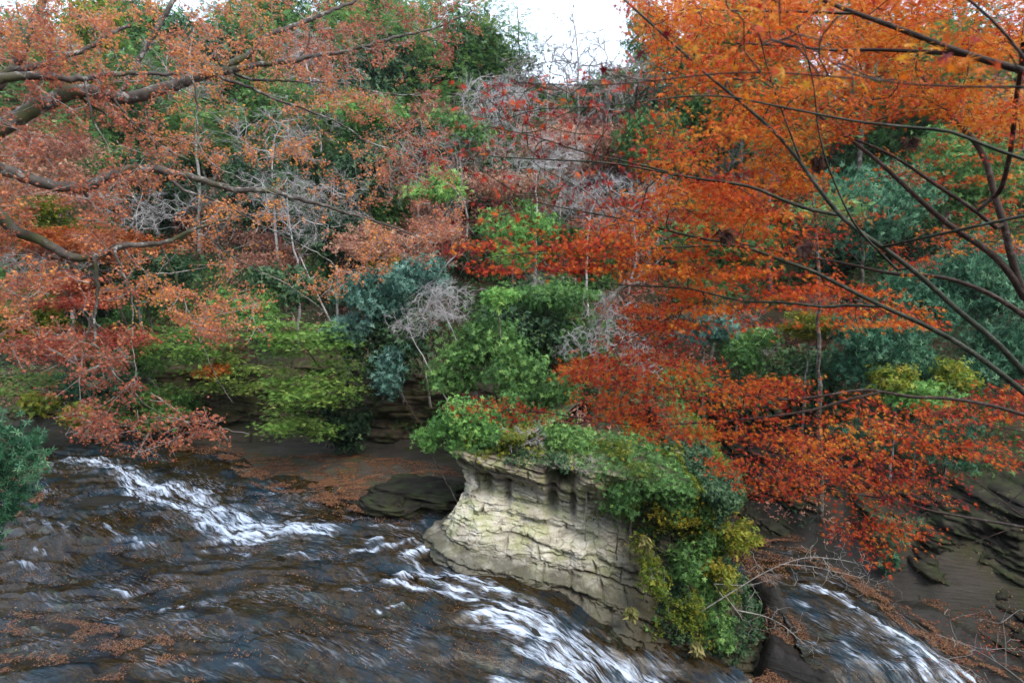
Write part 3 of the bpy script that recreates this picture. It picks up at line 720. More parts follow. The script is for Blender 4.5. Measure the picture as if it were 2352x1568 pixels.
def plant(kind, u, v, d, rx, rz, label, name=None, cat=None, group=None, cover=2.4, nt=None, cm=1.45, bark=None, lean=0., ry=.85, base=None, sz=1., top=False, tb=.5, droop=-.1):
    """crown centre at photo point (u, v) and distance d, radii rx, rz in photo units"""
    pseed[0] += 1; sd = pseed[0]
    k = KIND.get(kind); C = P(u, v, d); rx *= d / FP; rz *= d / FP; R = (rx, rx * ry, rz)
    if base is None:
        bx, by = C[0] + lean, C[1] + rx * .2
        if fdist(np.array([bx]), np.array([by]))[0] < 1.3:
            gx, gy = np.meshgrid(np.linspace(-5, 5, 21), np.linspace(-1.5, 9, 22)); gx = gx.ravel() + bx; gy = gy.ravel() + by
            ok_ = fdist(gx, gy) > 1.3; cst = np.hypot((gx - bx) * 1.2, gy - by) + ~ok_ * 99; q_ = int(np.argmin(cst)); bx, by = gx[q_], gy[q_]
        bz = H(bx, by) - .15
    else: bx, by, bz = base
    if C[2] - bz < rz * .25: bz = C[2] - rz * .9
    bare = kind in ('bare', 'white')
    tall = C[2] + rz - bz
    name = name or ('bare_tree' if bare else ('shrub' if tall < 3.6 else 'tree'))
    cat = cat or ('tree' if 'tree' in name else 'shrub')
    root = thing(name, (bx, by, bz), label, cat, group)
    tb = float(np.clip(tb + np.random.default_rng(sd * 7).normal(0, .13), .15, .9)); S = Skel(40000); tr = max(.025, .008 * tall + .012 * rx) * (.8 if bare else 1)
    mid = np.array([(bx + C[0]) / 2 + rng.normal(0, .1 * rx), (by + C[1]) / 2, bz + (C[2] - bz) * .5])
    S.limb([(bx, by, bz), tuple(mid), tuple(C - np.array([0, 0, rz * .15])), (C[0] + rng.normal(0, .2 * rx), C[1], C[2] + rz * .55)], tr, tr * .3, jit=tr * .3, step=max(.2, tall / 22))
    S.ok[:max(1, int(S.n * .35))] = False
    mean = (rx + rz) / 2
    if bare:
        nt = nt or 240
        T = lumps(C, R, 24, nt, sd, (.3, .6))
        S.grow(T[:nt // 6], seg=mean * .12, curve=.35, wander=.10, droop=droop)
        S.grow(T, seg=mean * .09, curve=.3, wander=.10, droop=droop)
        # fine twigs
        ids = rng.integers(S.n // 3, S.n, nt * 7)
        tw = S.p[ids] + unit(S.dir[ids] + rng.normal(0, .4, (len(ids), 3))) * rng.uniform(.06, .2, (len(ids), 1)) * mean
        for i, t in zip(ids, tw):
            m_ = S.add((S.p[i] * .5 + t * .5) + rng.normal(0, .012 * mean, 3), i); S.add(t, m_)
        px = d / 569.
        S.radii((.075 if d < 50 else .15) * px, .38)
        obj("trunk", S.mesh("trunk", 3), BARK[bark or kind if kind != 'bare' else (bark or 'grey')], root)
        return root
    s = k['s'] * sz * max(.85, (d / 28) ** .55) * (.78 if d < 24 and kind not in ('moss', 'conif') else 1)
    ta = {id(T_WHORL): .55, id(T_SMALL): .5, id(T_FROND): .32, id(T_ROUND): .7}[id(k['t'])]
    N = (cm * .72 if d < 23 and C[0] > 3 else cm) * cover * math.pi * rx * rz / (ta * s * s)
    nt = nt or int(np.clip(60 + 26 * mean, 70, 260) * (1.6 if kind == 'moss' else 1))
    per = max(3, int(N / nt))
    if kind in ('moss', 'orange', 'red', 'olive'):      # layered crowns: flat plates of foliage
        T = lumps(C, R, 14, nt, sd, (.25, .42)); nl = max(4, int(rz / .45)); h = (T[:, 2] - C[2]) / rz
        T[:, 2] = C[2] + rz * 1. * ((.6 * np.round(h * nl + rng.normal(0, .2, nt)) / nl + .4 * h))
    elif kind == 'conif' and rz > rx * 1.2:
        T = lumps(C, R, 16, nt, sd, (.22, .38)); h = np.clip((T[:, 2] - C[2]) / rz, -1, 1)
        T[:, :2] = C[:2] + (T[:, :2] - C[:2]) * (1.05 - .55 * (h[:, None] * .5 + .5))
    else:
        T = lumps(C, R, 18, nt, sd)
    ends = S.grow(T, seg=max(.18, mean * .16), curve=.35, wander=.1, droop=droop)
    S.radii(.0035 * max(1, d / 25), .5)
    px = d / 569.
    obj("trunk", S.mesh("trunk", 4, minr=.1 * px), BARK[bark or k['bark']], root)
    leafset("crown", root, LM[k['m']], T, per, mean * .135 + .05, k['flat'], s, k['t'], k['orient'], tb)
    return root

# ------------------------------------------------------------ plants
# back row against the sky
BK_ = "trees along the skyline"
plant('conif', 1090, 150, 62, 105, 190, "tall loose green conifer standing against the white sky at top centre", 'conifer_tree', cover=1.9, droop=.05)
plant('bare', 1330, 110, 60, 120, 130, "bare crooked tree with curving limbs in the bright sky gap", nt=120, bark='grey')
plant('conif', 950, 130, 60, 110, 180, "green conifer left of the tall one in the sky gap", 'conifer_tree', cover=2)
plant('ever', 1480, 90, 56, 60, 110, "slender green tree at the right side of the bright sky gap", 'tree', cover=1.6)
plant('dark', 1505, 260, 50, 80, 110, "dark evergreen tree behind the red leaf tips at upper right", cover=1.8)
plant('bare', 1440, 215, 52, 130, 95, "bare tree with thick pale forked trunk below the sky gap", nt=260, bark='grey')
plant('bare', 1130, 240, 52, 150, 85, "fine grey twiggy dome of a bare tree below the tall conifer", nt=300, bark='white')
plant('conif', 60, 90, 46, 120, 140, "green conifer in the top left corner", 'conifer_tree', cover=1.3)
plant('conif', 330, 190, 50, 120, 130, "green conifer behind the forking left limbs", 'conifer_tree', cover=1.2)
plant('yel', 210, 60, 56, 80, 80, "pale yellow green tree high in the top left", 'tree', cover=1.0)
plant('conif', 560, 120, 62, 110, 110, "green conifer behind the slanting branch at upper left", 'conifer_tree', cover=1.1)
plant('conif', 800, 90, 64, 110, 150, "distant green conifer above the tips of the upper left limb", 'conifer_tree', cover=1.5)
plant('conif', 1190, 90, 64, 60, 120, "thin wispy conifer at the left side of the bright sky gap", 'conifer_tree', cover=.55)
plant('bare', 1260, 170, 56, 100, 70, "low crooked bare tree along the bottom of the sky gap", nt=200, bark='grey')
plant('ever', 1400, 190, 60, 60, 40, "small leafy tree at the lower right of the sky gap", 'tree', cover=1.6)
# upper slope
plant('bright', 840, 250, 44, 85, 60, "bright green bushy tree below the sky gap, left of the grey twigs", 'tree', cover=2)
plant('conif', 700, 250, 46, 80, 70, "green conifer half hidden by brown leaves at upper centre left", 'conifer_tree', cover=2)
plant('brown', 1330, 340, 50, 150, 60, "pinkish orange tree glowing behind the dark red leaf tips", 'tree', cover=2.2)
plant('brown', 1180, 460, 46, 130, 90, "pinkish brown tree in the centre of the hillside", 'tree', cover=1.0)
plant('bright', 1000, 430, 40, 80, 45, "bright green layered tree in the centre of the hillside", 'tree', cover=2.2)
plant('dark', 860, 400, 44, 110, 90, "dark green tree behind brown leaves left of centre", cover=2)
plant('conif', 820, 330, 46, 90, 60, "mid green conifer above the dark tree left of centre", 'conifer_tree', cover=2)
plant('bare', 620, 330, 42, 150, 90, "bare grey tree behind the upper left limbs", nt=200, bark='white')
plant('conif', 480, 300, 44, 110, 80, "green tree between the two upper left limbs", 'conifer_tree', cover=2)
plant('ever', 1270, 560, 42, 80, 60, "green tree behind the pointed red leaf spray", cover=2.2)
plant('bare', 1450, 480, 44, 140, 110, "pale bare tree behind the red and orange leaves at centre right", nt=260, bark='white')
plant('dark', 1000, 330, 48, 90, 80, "dark trunked tree with grey twigs above the hillside centre", cover=1.2)
plant('bare', 950, 380, 43, 140, 110, "grey leafless tree with spreading twigs above the hillside centre", nt=240, bark='grey')
plant('brown', 120, 400, 36, 150, 110, "reddish brown tree behind the crooked limb at the left edge", 'tree', cover=1.5)
plant('conif', 150, 350, 44, 170, 100, "green conifer far behind the crooked limb at the left edge", 'conifer_tree', cover=2)
plant('bare', 310, 480, 36, 140, 60, "pale bare tree with tangled twigs below the crooked left limb", nt=220, bark='white')
plant('bare', 660, 480, 36, 150, 90, "white limbed bare tree above the far bank", nt=240, bark='white')
plant('dark', 610, 440, 44, 140, 110, "dark green tree behind the white limbed bare tree", cover=2)
plant('brown', 840, 560, 37, 110, 60, "pinkish brown small leaved tree above the blue green bush", 'tree', cover=1.4)
plant('brown', 1000, 560, 40, 80, 70, "rusty tree above the pale leaning trunk", 'tree', cover=1.8)
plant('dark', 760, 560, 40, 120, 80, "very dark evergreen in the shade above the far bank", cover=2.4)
plant('yel', 870, 590, 38, 55, 40, "small yellow green sapling above the blue green bush", 'tree', cover=1.3)
plant('ever', 1060, 300, 45, 90, 60, "green leafy tree behind the grey twiggy dome", 'tree', cover=2)
plant('bare', 1230, 360, 40, 130, 80, "wide silvery bare tree in front of the pinkish orange tree", nt=260, bark='white')
plant('bare', 1360, 440, 40, 120, 70, "silvery bare tree tangled behind the dark red leaf tips", nt=240, bark='white')
plant('bare', 760, 470, 38, 130, 80, "loose grey bare tree left of the hillside centre", nt=220, bark='grey')
plant('bright', 1180, 520, 38, 90, 60, "fresh green tree in the middle of the hillside", 'tree', cover=2)
plant('ever', 1620, 120, 52, 150, 170, "tall green tree behind the top of the orange canopy", 'tree', cover=2)
plant('dark', 1760, 60, 56, 130, 160, "tall dark tree behind the top of the orange canopy", 'tree', cover=2)
plant('ever', 1500, 330, 46, 90, 80, "green tree below the dark evergreen at upper right", 'tree', cover=2)
plant('ever', 1270, 900, 27, 90, 50, "green bush filling the slope just above the bluff", cover=2.2)
plant('dark', 1390, 900, 28, 110, 60, "dark bush behind the lower orange spray", cover=2.2)
plant('moss', 1180, 590, 34, 80, 45, "layered green maple in the centre of the slope", 'tree', cover=2.2)
plant('bright', 560, 700, 32, 90, 50, "light green bush behind the drooping left branches", cover=2)
plant('teal', 2080, 820, 30, 90, 60, "dark teal bush between the yellow patch and the tall teal tree", cover=2.4)
plant('ever', 1560, 880, 30, 90, 50, "green bush seen through the gap between the two lower orange sprays", cover=2.2)
plant('bare', 1060, 400, 44, 90, 190, "tall grey bare tree with upright trunk in the middle of the hillside", nt=220, bark='grey')
plant('bare', 730, 220, 50, 100, 170, "tall pale bare tree standing above the white limbed one", nt=200, bark='white')
plant('bare', 1290, 430, 44, 80, 170, "slender grey bare tree behind the pointed red spray", nt=200, bark='grey')
plant('bare', 430, 160, 48, 100, 160, "tall grey bare tree behind the slanting upper left branch", nt=200, bark='grey')
# left middle
plant('olive', 60, 520, 33, 120, 100, "olive and yellow tree behind the thick lower limb at the left edge", 'tree', cover=2)
plant('orange', 230, 560, 30, 200, 50, "flat topped orange tree below the thick lower limb", 'tree', cover=2)
plant('bare', 110, 610, 28, 160, 60, "grey bare twigs sweeping left below the thick lower limb", nt=260, bark='white')
plant('red', 150, 670, 27, 170, 60, "pinkish red maple at the left edge above the yellow bush", 'tree', cover=1.0)
plant('yel', 60, 735, 30, 85, 60, "lime yellow bush at the left edge", cover=2.4)
plant('red', 170, 790, 27, 170, 70, "orange red maple hanging over the left bank", 'tree', cover=.9)
plant('dark', 330, 640, 34, 150, 90, "dark bush in deep shade behind the drooping branches", cover=2.4)
plant('moss', 430, 790, 31.5, 130, 80, "feathery green maple behind the drooping orange sprays", 'tree', cover=2.4)
plant('moss', 520, 860, 31.5, 100, 60, "low mossy green maple over the dark bank", 'tree', cover=2.2)
plant('orange', 480, 855, 30.5, 60, 22, "small orange tipped maple bough over the dark bank", 'shrub', cover=1.8)
plant('ever', 280, 820, 32, 110, 60, "green bush behind the hanging twigs on the left bank", cover=2.2)
plant('teal', 230, 880, 30, 75, 45, "dark teal bush low on the left bank", cover=2.4)
plant('ever', 380, 940, 31.5, 90, 60, "dark glossy bush at the foot of the left slope", cover=2.2)
plant('moss', 300, 930, 32, 150, 60, "low green undergrowth bush at the centre of the left bank", cover=1.8)
plant('moss', 60, 880, 32, 110, 70, "greenish brown bush at the far left of the bank", cover=1.8)
plant('yel', 90, 930, 29, 45, 30, "pale green leafy clump at the left edge above the river", cover=1.9)
plant('yel', 180, 955, 28, 40, 30, "lime green leafy clump just above the river at left", cover=2)
# big green maple over the far bank
plant('moss', 705, 790, 28, 130, 135, "feathery green maple, upper tiers over the far bank", 'tree', cover=3.2)
plant('moss', 730, 895, 27.6, 130, 90, "broad layered green maple leaning over the leaf covered shelf", 'tree', cover=2.8)
plant('moss', 690, 985, 27.5, 105, 48, "lowest drooping bough of layered pale green maple above the leafy shelf", 'shrub', cover=2.8)
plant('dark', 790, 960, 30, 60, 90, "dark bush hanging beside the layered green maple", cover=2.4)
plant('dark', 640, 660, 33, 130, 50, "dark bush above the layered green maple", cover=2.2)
# centre
plant('blue', 850, 670, 29, 95, 70, "blue green rhododendron like bush in the centre of the bank", cover=2.6)
plant('blue', 800, 760, 29, 55, 50, "small blue green bush left of the dark hollow", cover=2.2)
plant('blue', 890, 850, 28, 45, 75, "greyish blue bush hanging down the shaded rock", cover=1.8)
plant('blue', 960, 640, 31, 80, 50, "dull blue green shrub behind the white twiggy tree", cover=2.2)
plant('white', 1020, 700, 27, 100, 62, "silvery leafless tree with a weeping dome of fine twigs", 'bare_tree', nt=330, droop=.25)
plant('white', 930, 740, 27, 60, 50, "silvery leafless bough sweeping down to the left in the centre", 'bare_tree', nt=150, droop=.3)
plant('bright', 1145, 692, 27, 48, 36, "rounded bright green bush on a thin stem in the centre", 'tree', cover=2.8)
plant('ever', 1120, 790, 28, 100, 75, "mid green bush below the rounded bright one", cover=2.4)
plant('ever', 1050, 850, 27, 85, 60, "olive green bush above the pale bluff", cover=2.2)
plant('ever', 1180, 860, 26.5, 90, 60, "leafy green bush with thin stems above the pale bluff", cover=2.2)
plant('ever', 1260, 690, 31, 110, 60, "green bush under the pointed red spray", cover=2.4)
plant('ever', 1330, 780, 31, 90, 70, "green shrub right of the thin stems in the centre", cover=2.2)
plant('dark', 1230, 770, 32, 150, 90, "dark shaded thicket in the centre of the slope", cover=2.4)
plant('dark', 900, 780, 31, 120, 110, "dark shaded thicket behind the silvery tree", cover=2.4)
plant('white', 1400, 740, 29, 75, 80, "silvery bare tree with broken pale trunk behind orange leaves", 'bare_tree', nt=220)
plant('white', 1340, 790, 28, 70, 50, "fine silvery bare twigs right of centre", 'bare_tree', nt=170)
plant('white', 1480, 830, 29, 70, 80, "white bare sapling behind the lower orange spray", 'bare_tree', nt=160)
plant('bright', 1060, 975, 23, 100, 62, "bright green leafy bush crowning the left end of the pale bluff", 'shrub', cover=3.0)
plant('bright', 975, 1010, 23.2, 42, 26, "small leafy green bough poking out left of the bluff top", 'shrub', cover=2.2)
plant('ever', 1150, 960, 24.5, 90, 60, "dark green bush on top of the pale bluff behind the bright one", cover=2.4)
plant('ever', 1300, 1010, 23.5, 90, 40, "low dark bush along the top edge of the pale bluff", cover=2.2)
plant('olive', 1400, 1040, 23, 70, 45, "yellowish shrub on the right shoulder of the bluff", cover=1.8)
plant('orange', 1330, 850, 25.5, 60, 16, "small orange maple twig spreading flat above the bluff", 'shrub', cover=1.5)
plant('white', 1190, 1005, 22.2, 75, 36, "white bare twigs drooping over the top of the pale bluff", 'dead_branch', 'branch', nt=80, droop=.4)
plant('white', 1350, 1070, 21.8, 60, 30, "brittle grey roots hanging over the right top edge of the bluff", 'dead_branch', 'branch', nt=110, droop=.5, bark='grey')
# ridge side
plant('ever', 1430, 1150, 21.2, 50, 60, "green vine clump spilling over the right top of the pale face", cover=1.6)
plant('yel', 1500, 1330, 20.4, 38, 45, "fresh yellow green creeper low at the right of the pale face", cover=1.1)
plant('olive', 1450, 1100, 22, 75, 60, "yellow flecked vine bush at the upper right of the bluff", cover=1.7)
plant('olive', 1540, 1160, 22.5, 90, 70, "tangled olive bush on the ridge right of the bluff", cover=1.8)
plant('ever', 1500, 1050, 25, 110, 60, "dark green bush under the lower orange spray", cover=2.2)
plant('ever', 1620, 1080, 27, 90, 60, "green bush where the orange spray ends above the gorge", cover=2.2)
plant('yel', 1690, 1235, 22.5, 62, 55, "bright lime green bush jutting over the gorge", cover=1.6)
plant('yel', 1650, 1320, 22, 50, 45, "lime green bush lower down on the ridge by the gorge", cover=1.5)
plant('ever', 1580, 1290, 21.8, 70, 60, "dark leafy bush on the ridge between the bluff and the gorge", cover=1.8)
plant('olive', 1560, 1400, 21, 65, 60, "yellow speckled vines hanging down the ridge near the water", cover=1.5)
plant('olive', 1480, 1260, 21.3, 40, 70, "thin yellow vines trailing at the right edge of the pale face", cover=1.0)
plant('ever', 1640, 1460, 21, 60, 55, "green bush low on the ridge above the dark leafy slope", cover=1.6)
# right slope
plant('blue', 1620, 750, 33, 75, 55, "dusky blue bush right of centre behind the orange leaves", cover=2.8)
plant('ever', 1700, 800, 33, 85, 60, "green bush in shade right of the dusky blue one", cover=2.6)
plant('olive', 1860, 750, 30, 80, 42, "olive yellow layered maple in front of the dark right slope", 'tree', cover=2.6)
plant('teal', 1990, 790, 29, 110, 95, "large teal evergreen with hanging leaves on the right slope", 'tree', cover=2.6)
plant('teal', 2110, 700, 31, 110, 100, "tall teal evergreen behind the crossing stems at right", 'tree', cover=2.6)
plant('teal', 2250, 640, 30, 120, 120, "deep teal tree filling the right edge", 'tree', cover=2.6)
plant('teal', 2290, 820, 29, 100, 90, "teal bush low at the right edge behind the dark stems", 'tree', cover=2.6)
plant('yel', 2060, 870, 27.5, 65, 40, "patch of bright yellow green leaves on the right slope", cover=2.0)
plant('yel', 2190, 860, 27.5, 60, 40, "second smaller yellow green bush near the right edge", cover=1.6)
plant('bright', 2120, 910, 27, 85, 40, "leafy mid green bush under the yellow green patch", cover=2.2)
plant('teal', 1990, 1000, 28.5, 90, 50, "dark teal bush hanging over the shaded gorge wall", cover=2.2)
plant('teal', 2180, 1010, 27, 100, 60, "teal bush behind the red leaves at lower right", cover=2.2)
plant('teal', 2060, 1210, 25.5, 45, 45, "small teal bush clinging to the gorge wall", cover=2.0)
plant('teal', 2040, 1290, 25.3, 22, 34, "tiny teal clump hanging low on the gorge wall", cover=2.2)
plant('conif', 1880, 480, 24, 95, 40, "vivid yellow green conifer bough behind the crossing stems", 'conifer_tree', cover=2.2, tb=.9)
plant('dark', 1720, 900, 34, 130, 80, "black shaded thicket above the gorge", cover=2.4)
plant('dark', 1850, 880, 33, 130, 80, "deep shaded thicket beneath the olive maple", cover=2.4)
plant('ever', 1650, 560, 38, 160, 100, "green tree behind the dense orange canopy", 'tree', cover=2)
plant('teal', 1980, 480, 36, 150, 120, "shady teal tree behind the thin crossing stems", 'tree', cover=2.4)
plant('ever', 2200, 380, 38, 150, 120, "green tree showing through the upper right canopy", 'tree', cover=2.2)
plant('conif', 1800, 250, 46, 160, 140, "conifer hidden behind the densest orange leaves", 'conifer_tree', cover=1.6)
plant('conif', 1700, 150, 50, 150, 190, "broad conifer behind the bright orange leaves near the top", 'conifer_tree', cover=2)
plant('conif', 2000, 60, 48, 170, 200, "tall conifer behind the upper right canopy", 'conifer_tree', cover=2)
plant('conif', 2230, 90, 46, 190, 220, "pale conifer behind the top right canopy", 'conifer_tree', cover=1.6)

# forest filling the slopes further back, one tree each
FILL = "trees filling the forest on the far hillside"
g2 = np.random.default_rng(77)
protos = []
for kk, (kd, nm) in enumerate([('dark', 'tree'), ('ever', 'tree'), ('conif', 'conifer_tree'), ('brown', 'tree'), ('bare', 'bare_tree')]):
    lab = {'dark': "dark leafy tree deep in the forest on the far hillside", 'ever': "green broadleaf tree deep in the forest on the far hillside",
           'conif': "green conifer deep in the forest on the far hillside", 'brown': "reddish brown tree deep in the forest on the far hillside",
           'bare': "leafless grey tree deep in the forest on the far hillside"}[kd]
    r = plant(kd, 1176 + 200 * (kk - 2), 420, 55, 95, 120, lab, nm, group=FILL, cover=2.0)
    protos.append((r, kd))
usedlab = set()
ROWW = ["on the lowest slope", "just above the lowest slope", "low on the hillside", "midway up the hillside", "high on the hillside", "near the top of the hillside"]
KW = dict(dark="dark leafy tree", ever="green broadleaf tree", conif="green conifer", brown="reddish brown tree", bare="leafless grey tree")
def zonew(u):
    for lim, w in ((150, "at the far left of the photo"), (400, "behind the thick left limbs"), (640, "behind the tips of the left limbs"), (900, "left of the centre"), (1130, "just left of the sky gap"),
                   (1420, "under the sky gap"), (1650, "behind the red leaf tips"), (1900, "behind the densest orange leaves"), (2150, "behind the crossing stems")):
        if u < lim: return w
    return "at the far right of the photo"
for row, (yy, n, xw, sc_) in enumerate([(38.5, 20, 46, .42), (42.5, 18, 50, .55), (48, 20, 56, .85), (56, 24, 66, 1.1), (65, 26, 78, 1.35), (76, 22, 92, 1.6)]):
    for i in range(n):
        x = -xw + 2 * xw * (i + g2.uniform(.2, .8)) / n; y = yy + g2.uniform(-3, 3)
        if fdist(np.array([x]), np.array([y]))[0] < 2.5: continue
        uu = 1176 + x / y * FP
        ridge = 1170 < uu < 1420 and yy > 54
        src, kd = protos[int(g2.choice(5, p=[.20, .30, .28, .08, .14]))]
        lab_ = lambda k_: KW[k_] + " " + ROWW[row] + " " + zonew(uu)
        free = [p_ for p_ in [(src, kd)] + protos if lab_(p_[1]) not in usedlab]
        if not free: continue
        src, kd = free[0]; usedlab.add(lab_(kd))
        c_ = src.copy(); COL.objects.link(c_); zg = H(x, y)
        c_["label"] = lab_(kd)
        s_ = g2.uniform(.85, 1.15) * sc_ * (.45 if ridge else 1) * (1.3 if row >= 3 and (uu < 1120 or uu > 1450) else 1)
        c_.location = (x, y, zg - .2); c_.rotation_euler = (0, 0, g2.uniform(0, 6.28)); c_.scale = (s_, s_, s_)
        for ch in list(src.children):
            d_ = ch.copy(); COL.objects.link(d_); d_.parent = c_; d_.matrix_parent_inverse = ch.matrix_parent_inverse.copy()

# tall trees added out of view on the near banks to shade the gorge
for (x, y, s_, pi_, lab) in ((31, 14, 1.5, 0, "tall dark shade tree added on the near right bank outside the view"), (34, 22, 1.5, 1, "tall green shade tree added on the right bank beside the gorge outside the view"),
                             (40, 8, 1.6, 0, "dark unseen shade tree added furthest right on the near bank"), (26, 5, 1.3, 1, "green unseen shade tree added nearest the viewpoint on the right"), (39, 30, 1.4, 0, "dark shade tree added above the right gorge wall outside the view"),
                             (-20, -7, 1.4, 1, "green shade tree added behind the viewpoint to the left"), (-9, -10, 1.5, 0, "dark shade tree added behind the viewpoint, left one"), (3, -11, 1.5, 1, "green shade tree added straight behind the viewpoint"),
                             (13, -9, 1.5, 0, "dark shade tree added behind the viewpoint, right one"), (-32, 8, 1.3, 0, "dark shade tree added on the near left bank outside the view")):
    src = protos[pi_][0]; c_ = src.copy(); COL.objects.link(c_); c_["label"] = lab; c_["group"] = "added shade trees around the viewpoint"
    c_.location = (x, y, H(x, y) - .3); c_.rotation_euler = (0, 0, x * 1.7); c_.scale = (s_ * 1.15, s_ * 1.15, s_)
    for ch in list(src.children):
        d_ = ch.copy(); COL.objects.link(d_); d_.parent = c_; d_.matrix_parent_inverse = ch.matrix_parent_inverse.copy()

# ------------------------------------------------------------ undergrowth and litter
def scatter_ground(n, xr, yr, cond, seed):
    g = np.random.default_rng(seed); x = g.uniform(*xr, n); y = g.uniform(*yr, n) ** 1
    keep = cond(x, y); return x[keep], y[keep]
x, y = scatter_ground(420000, (-70, 70), (18, 105), lambda x, y: (np.abs(x) < y * 1.02 + 3) & (fdist(x, y) > .5) & ((x < 8) | (y > 27)) & ((sdpoly(x, y, BLUFF) > .3) | (y > 26.5) | (sdpoly(x, y, BLUFF) < -3.5)) & (fbm(x * .35, y * .35, o=3, seed=91) > -.6), 5)
keep = rng.random(len(x)) < np.clip(32 / y, 0, 1) ** 1.2
x, y = x[keep], y[keep]
z = hbase(x, y); n = len(x); hgt = np.abs(rng.normal(0, .45, n)); pos = np.c_[x, y, z + .05 + hgt]
sel = fbm(x * .18, y * .18, o=3, seed=93)
for nm, mask, mt, tm, lab in (("undergrowth", sel > .1, 'ever', T_WHORL, "green leafy undergrowth covering the slopes"),
                              ("dark_undergrowth", (sel <= .1) & (sel > -.35), 'dark', T_WHORL, "dark shaded undergrowth covering the slopes"),
                              ("leaf_litter", sel <= -.35, 'brown', T_SMALL, "brown autumn litter and dry undergrowth on the slopes")):
    k = mask.sum(); nr = unit(rng.normal(0, .5, (k, 3)) + np.array([0, -.3, 1]))
    me = leaves(nm, pos[mask], rand_dirs(k), nr, rng.uniform(.09, .2, k) * np.clip(y[mask] / 30, 1, 3.4), tm, np.clip(rng.normal(.4, .2, k), 0, 1))
    tag(obj(nm, me, LM[mt]), lab, "undergrowth", kind="stuff")

M_LIT = mat_leaf("fallen_leaf", shade((.09, .04, .028), (.17, .075, .045), (.25, .12, .06), (.42, .27, .09)), .55, .1)
def litter(name, label, polys, seed, foam=None):
    """polys: (photo polygon, rough level, count, size, clumping)"""
    g = np.random.default_rng(seed); PP, SS, TT = [], [], []
    for poly, n, size, cl, lift in polys:
        pw = []
        for u, v in poly:
            zz = 0.
            for _ in range(6):
                qq = PZ(u, v, zz); zz = float(zriver(qq[0], qq[1])) + .1
            pw.append((qq[0], qq[1]))
        pw = np.array(pw); lo, hi = pw.min(0), pw.max(0)
        x = g.uniform(lo[0], hi[0], n * 6); y = g.uniform(lo[1], hi[1], n * 6)
        w = fbm(x * 1.5 - y * .5, y * 2.8 + x * .7, o=5, seed=seed + 1) + g.normal(0, .12, n * 6) > cl
        m = (sdpoly(x, y, pw) < 0) & w; x, y = x[m][:n], y[m][:n]
        bed = np.minimum(sdpoly(x, y, WET), sdpoly(x, y, WET2))
        zt = hbase(x, y); pl_ = fbm(x * .35 + y * .1, y * .9 - x * .3, o=4, seed=21); zt = zt + np.where(fdist(x, y) < 2, .12 * np.floor(pl_ * 3.5) / 2.0, 0) * sstep(2, 0, fdist(x, y))
        zt = np.where(bed < .5, np.maximum(zt, zriver(x, y) + .06), zt)
        PP.append(np.c_[x, y, zt + lift + .02 * g.random(len(x))]); SS.append(size * g.uniform(.6, 1.3, len(x))); TT.append(np.clip(g.normal(.42, .25, len(x)), 0, 1))
    PP = np.concatenate(PP); n = len(PP)
    nr = unit(g.normal(0, .35, (n, 3)) + np.array([0, 0, 1])); xd = unit(g.normal(0, 1, (n, 3)) * np.array([1, 1, .1]))
    return tag(obj(name, leaves(name, PP, xd, nr, np.concatenate(SS), T_MAPLE3, np.concatenate(TT)), M_LIT), label, "leaves", kind="stuff")
litter("fallen_leaves", "rust coloured fallen leaves strewn over the far rock shelf",
       [([(480,1035),(800,1040),(1050,1075),(1060,1100),(850,1110),(860,1180),(760,1160),(560,1100)], 17000, .065, -.08, .02),
        ([(660,1080),(830,1090),(870,1180),(760,1150)], 5000, .065, -.35, .02), ([(300,1015),(560,1030),(560,1060),(480,1045)], 1500, .065, -.3, .02),
        ([(0,1040),(110,1050),(100,1150),(0,1200)], 3500, .07, -.3, .03)], 301)
litter("floating_leaves", "scattered yellow and brown leaves lying in the shallow river",
       [([(0,1180),(500,1200),(900,1300),(1100,1420),(1350,1568),(0,1568)], 3800, .05, .62, .02), ([(0,1400),(380,1450),(480,1568),(0,1568)], 4200, .042, .3, .03),
        ([(120,1080),(330,1150),(520,1260),(400,1330),(60,1200)], 1100, .05, .5, .02), ([(0,1300),(700,1300),(1300,1568),(0,1568)], 1500, .05, -.9, .02),
        ([(480,1080),(900,1180),(1000,1210),(760,1200),(560,1150)], 1200, .055, .15, .02)], 305)
litter("gorge_leaves", "thick drift of brown leaves on the dark slope of the gorge",
       [([(1700,1400),(1770,1380),(1850,1440),(1900,1568),(1690,1568)], 8000, .05, -.5, .03), ([(1640,1170),(1900,1290),(1880,1320),(1760,1290),(1640,1240)], 2500, .06, .1, .03),
        ([(1880,1290),(2352,1480),(2352,1568),(2230,1568),(2050,1420)], 5000, .055, -.05, .03), ([(1600,1150),(1700,1180),(1900,1280),(1700,1240)], 3000, .06, -.15, .03),
        ([(1880,1290),(2352,1480),(2352,1568),(2230,1568),(2050,1420)], 2500, .055, .1, .03), ([(1600,1150),(1700,1180),(1900,1280),(1700,1240)], 1800, .06, .0, .03),
        ([(1650,1250),(1800,1300),(1830,1350),(1720,1400),(1640,1330)], 2200, .06, -.1, .03)], 311)

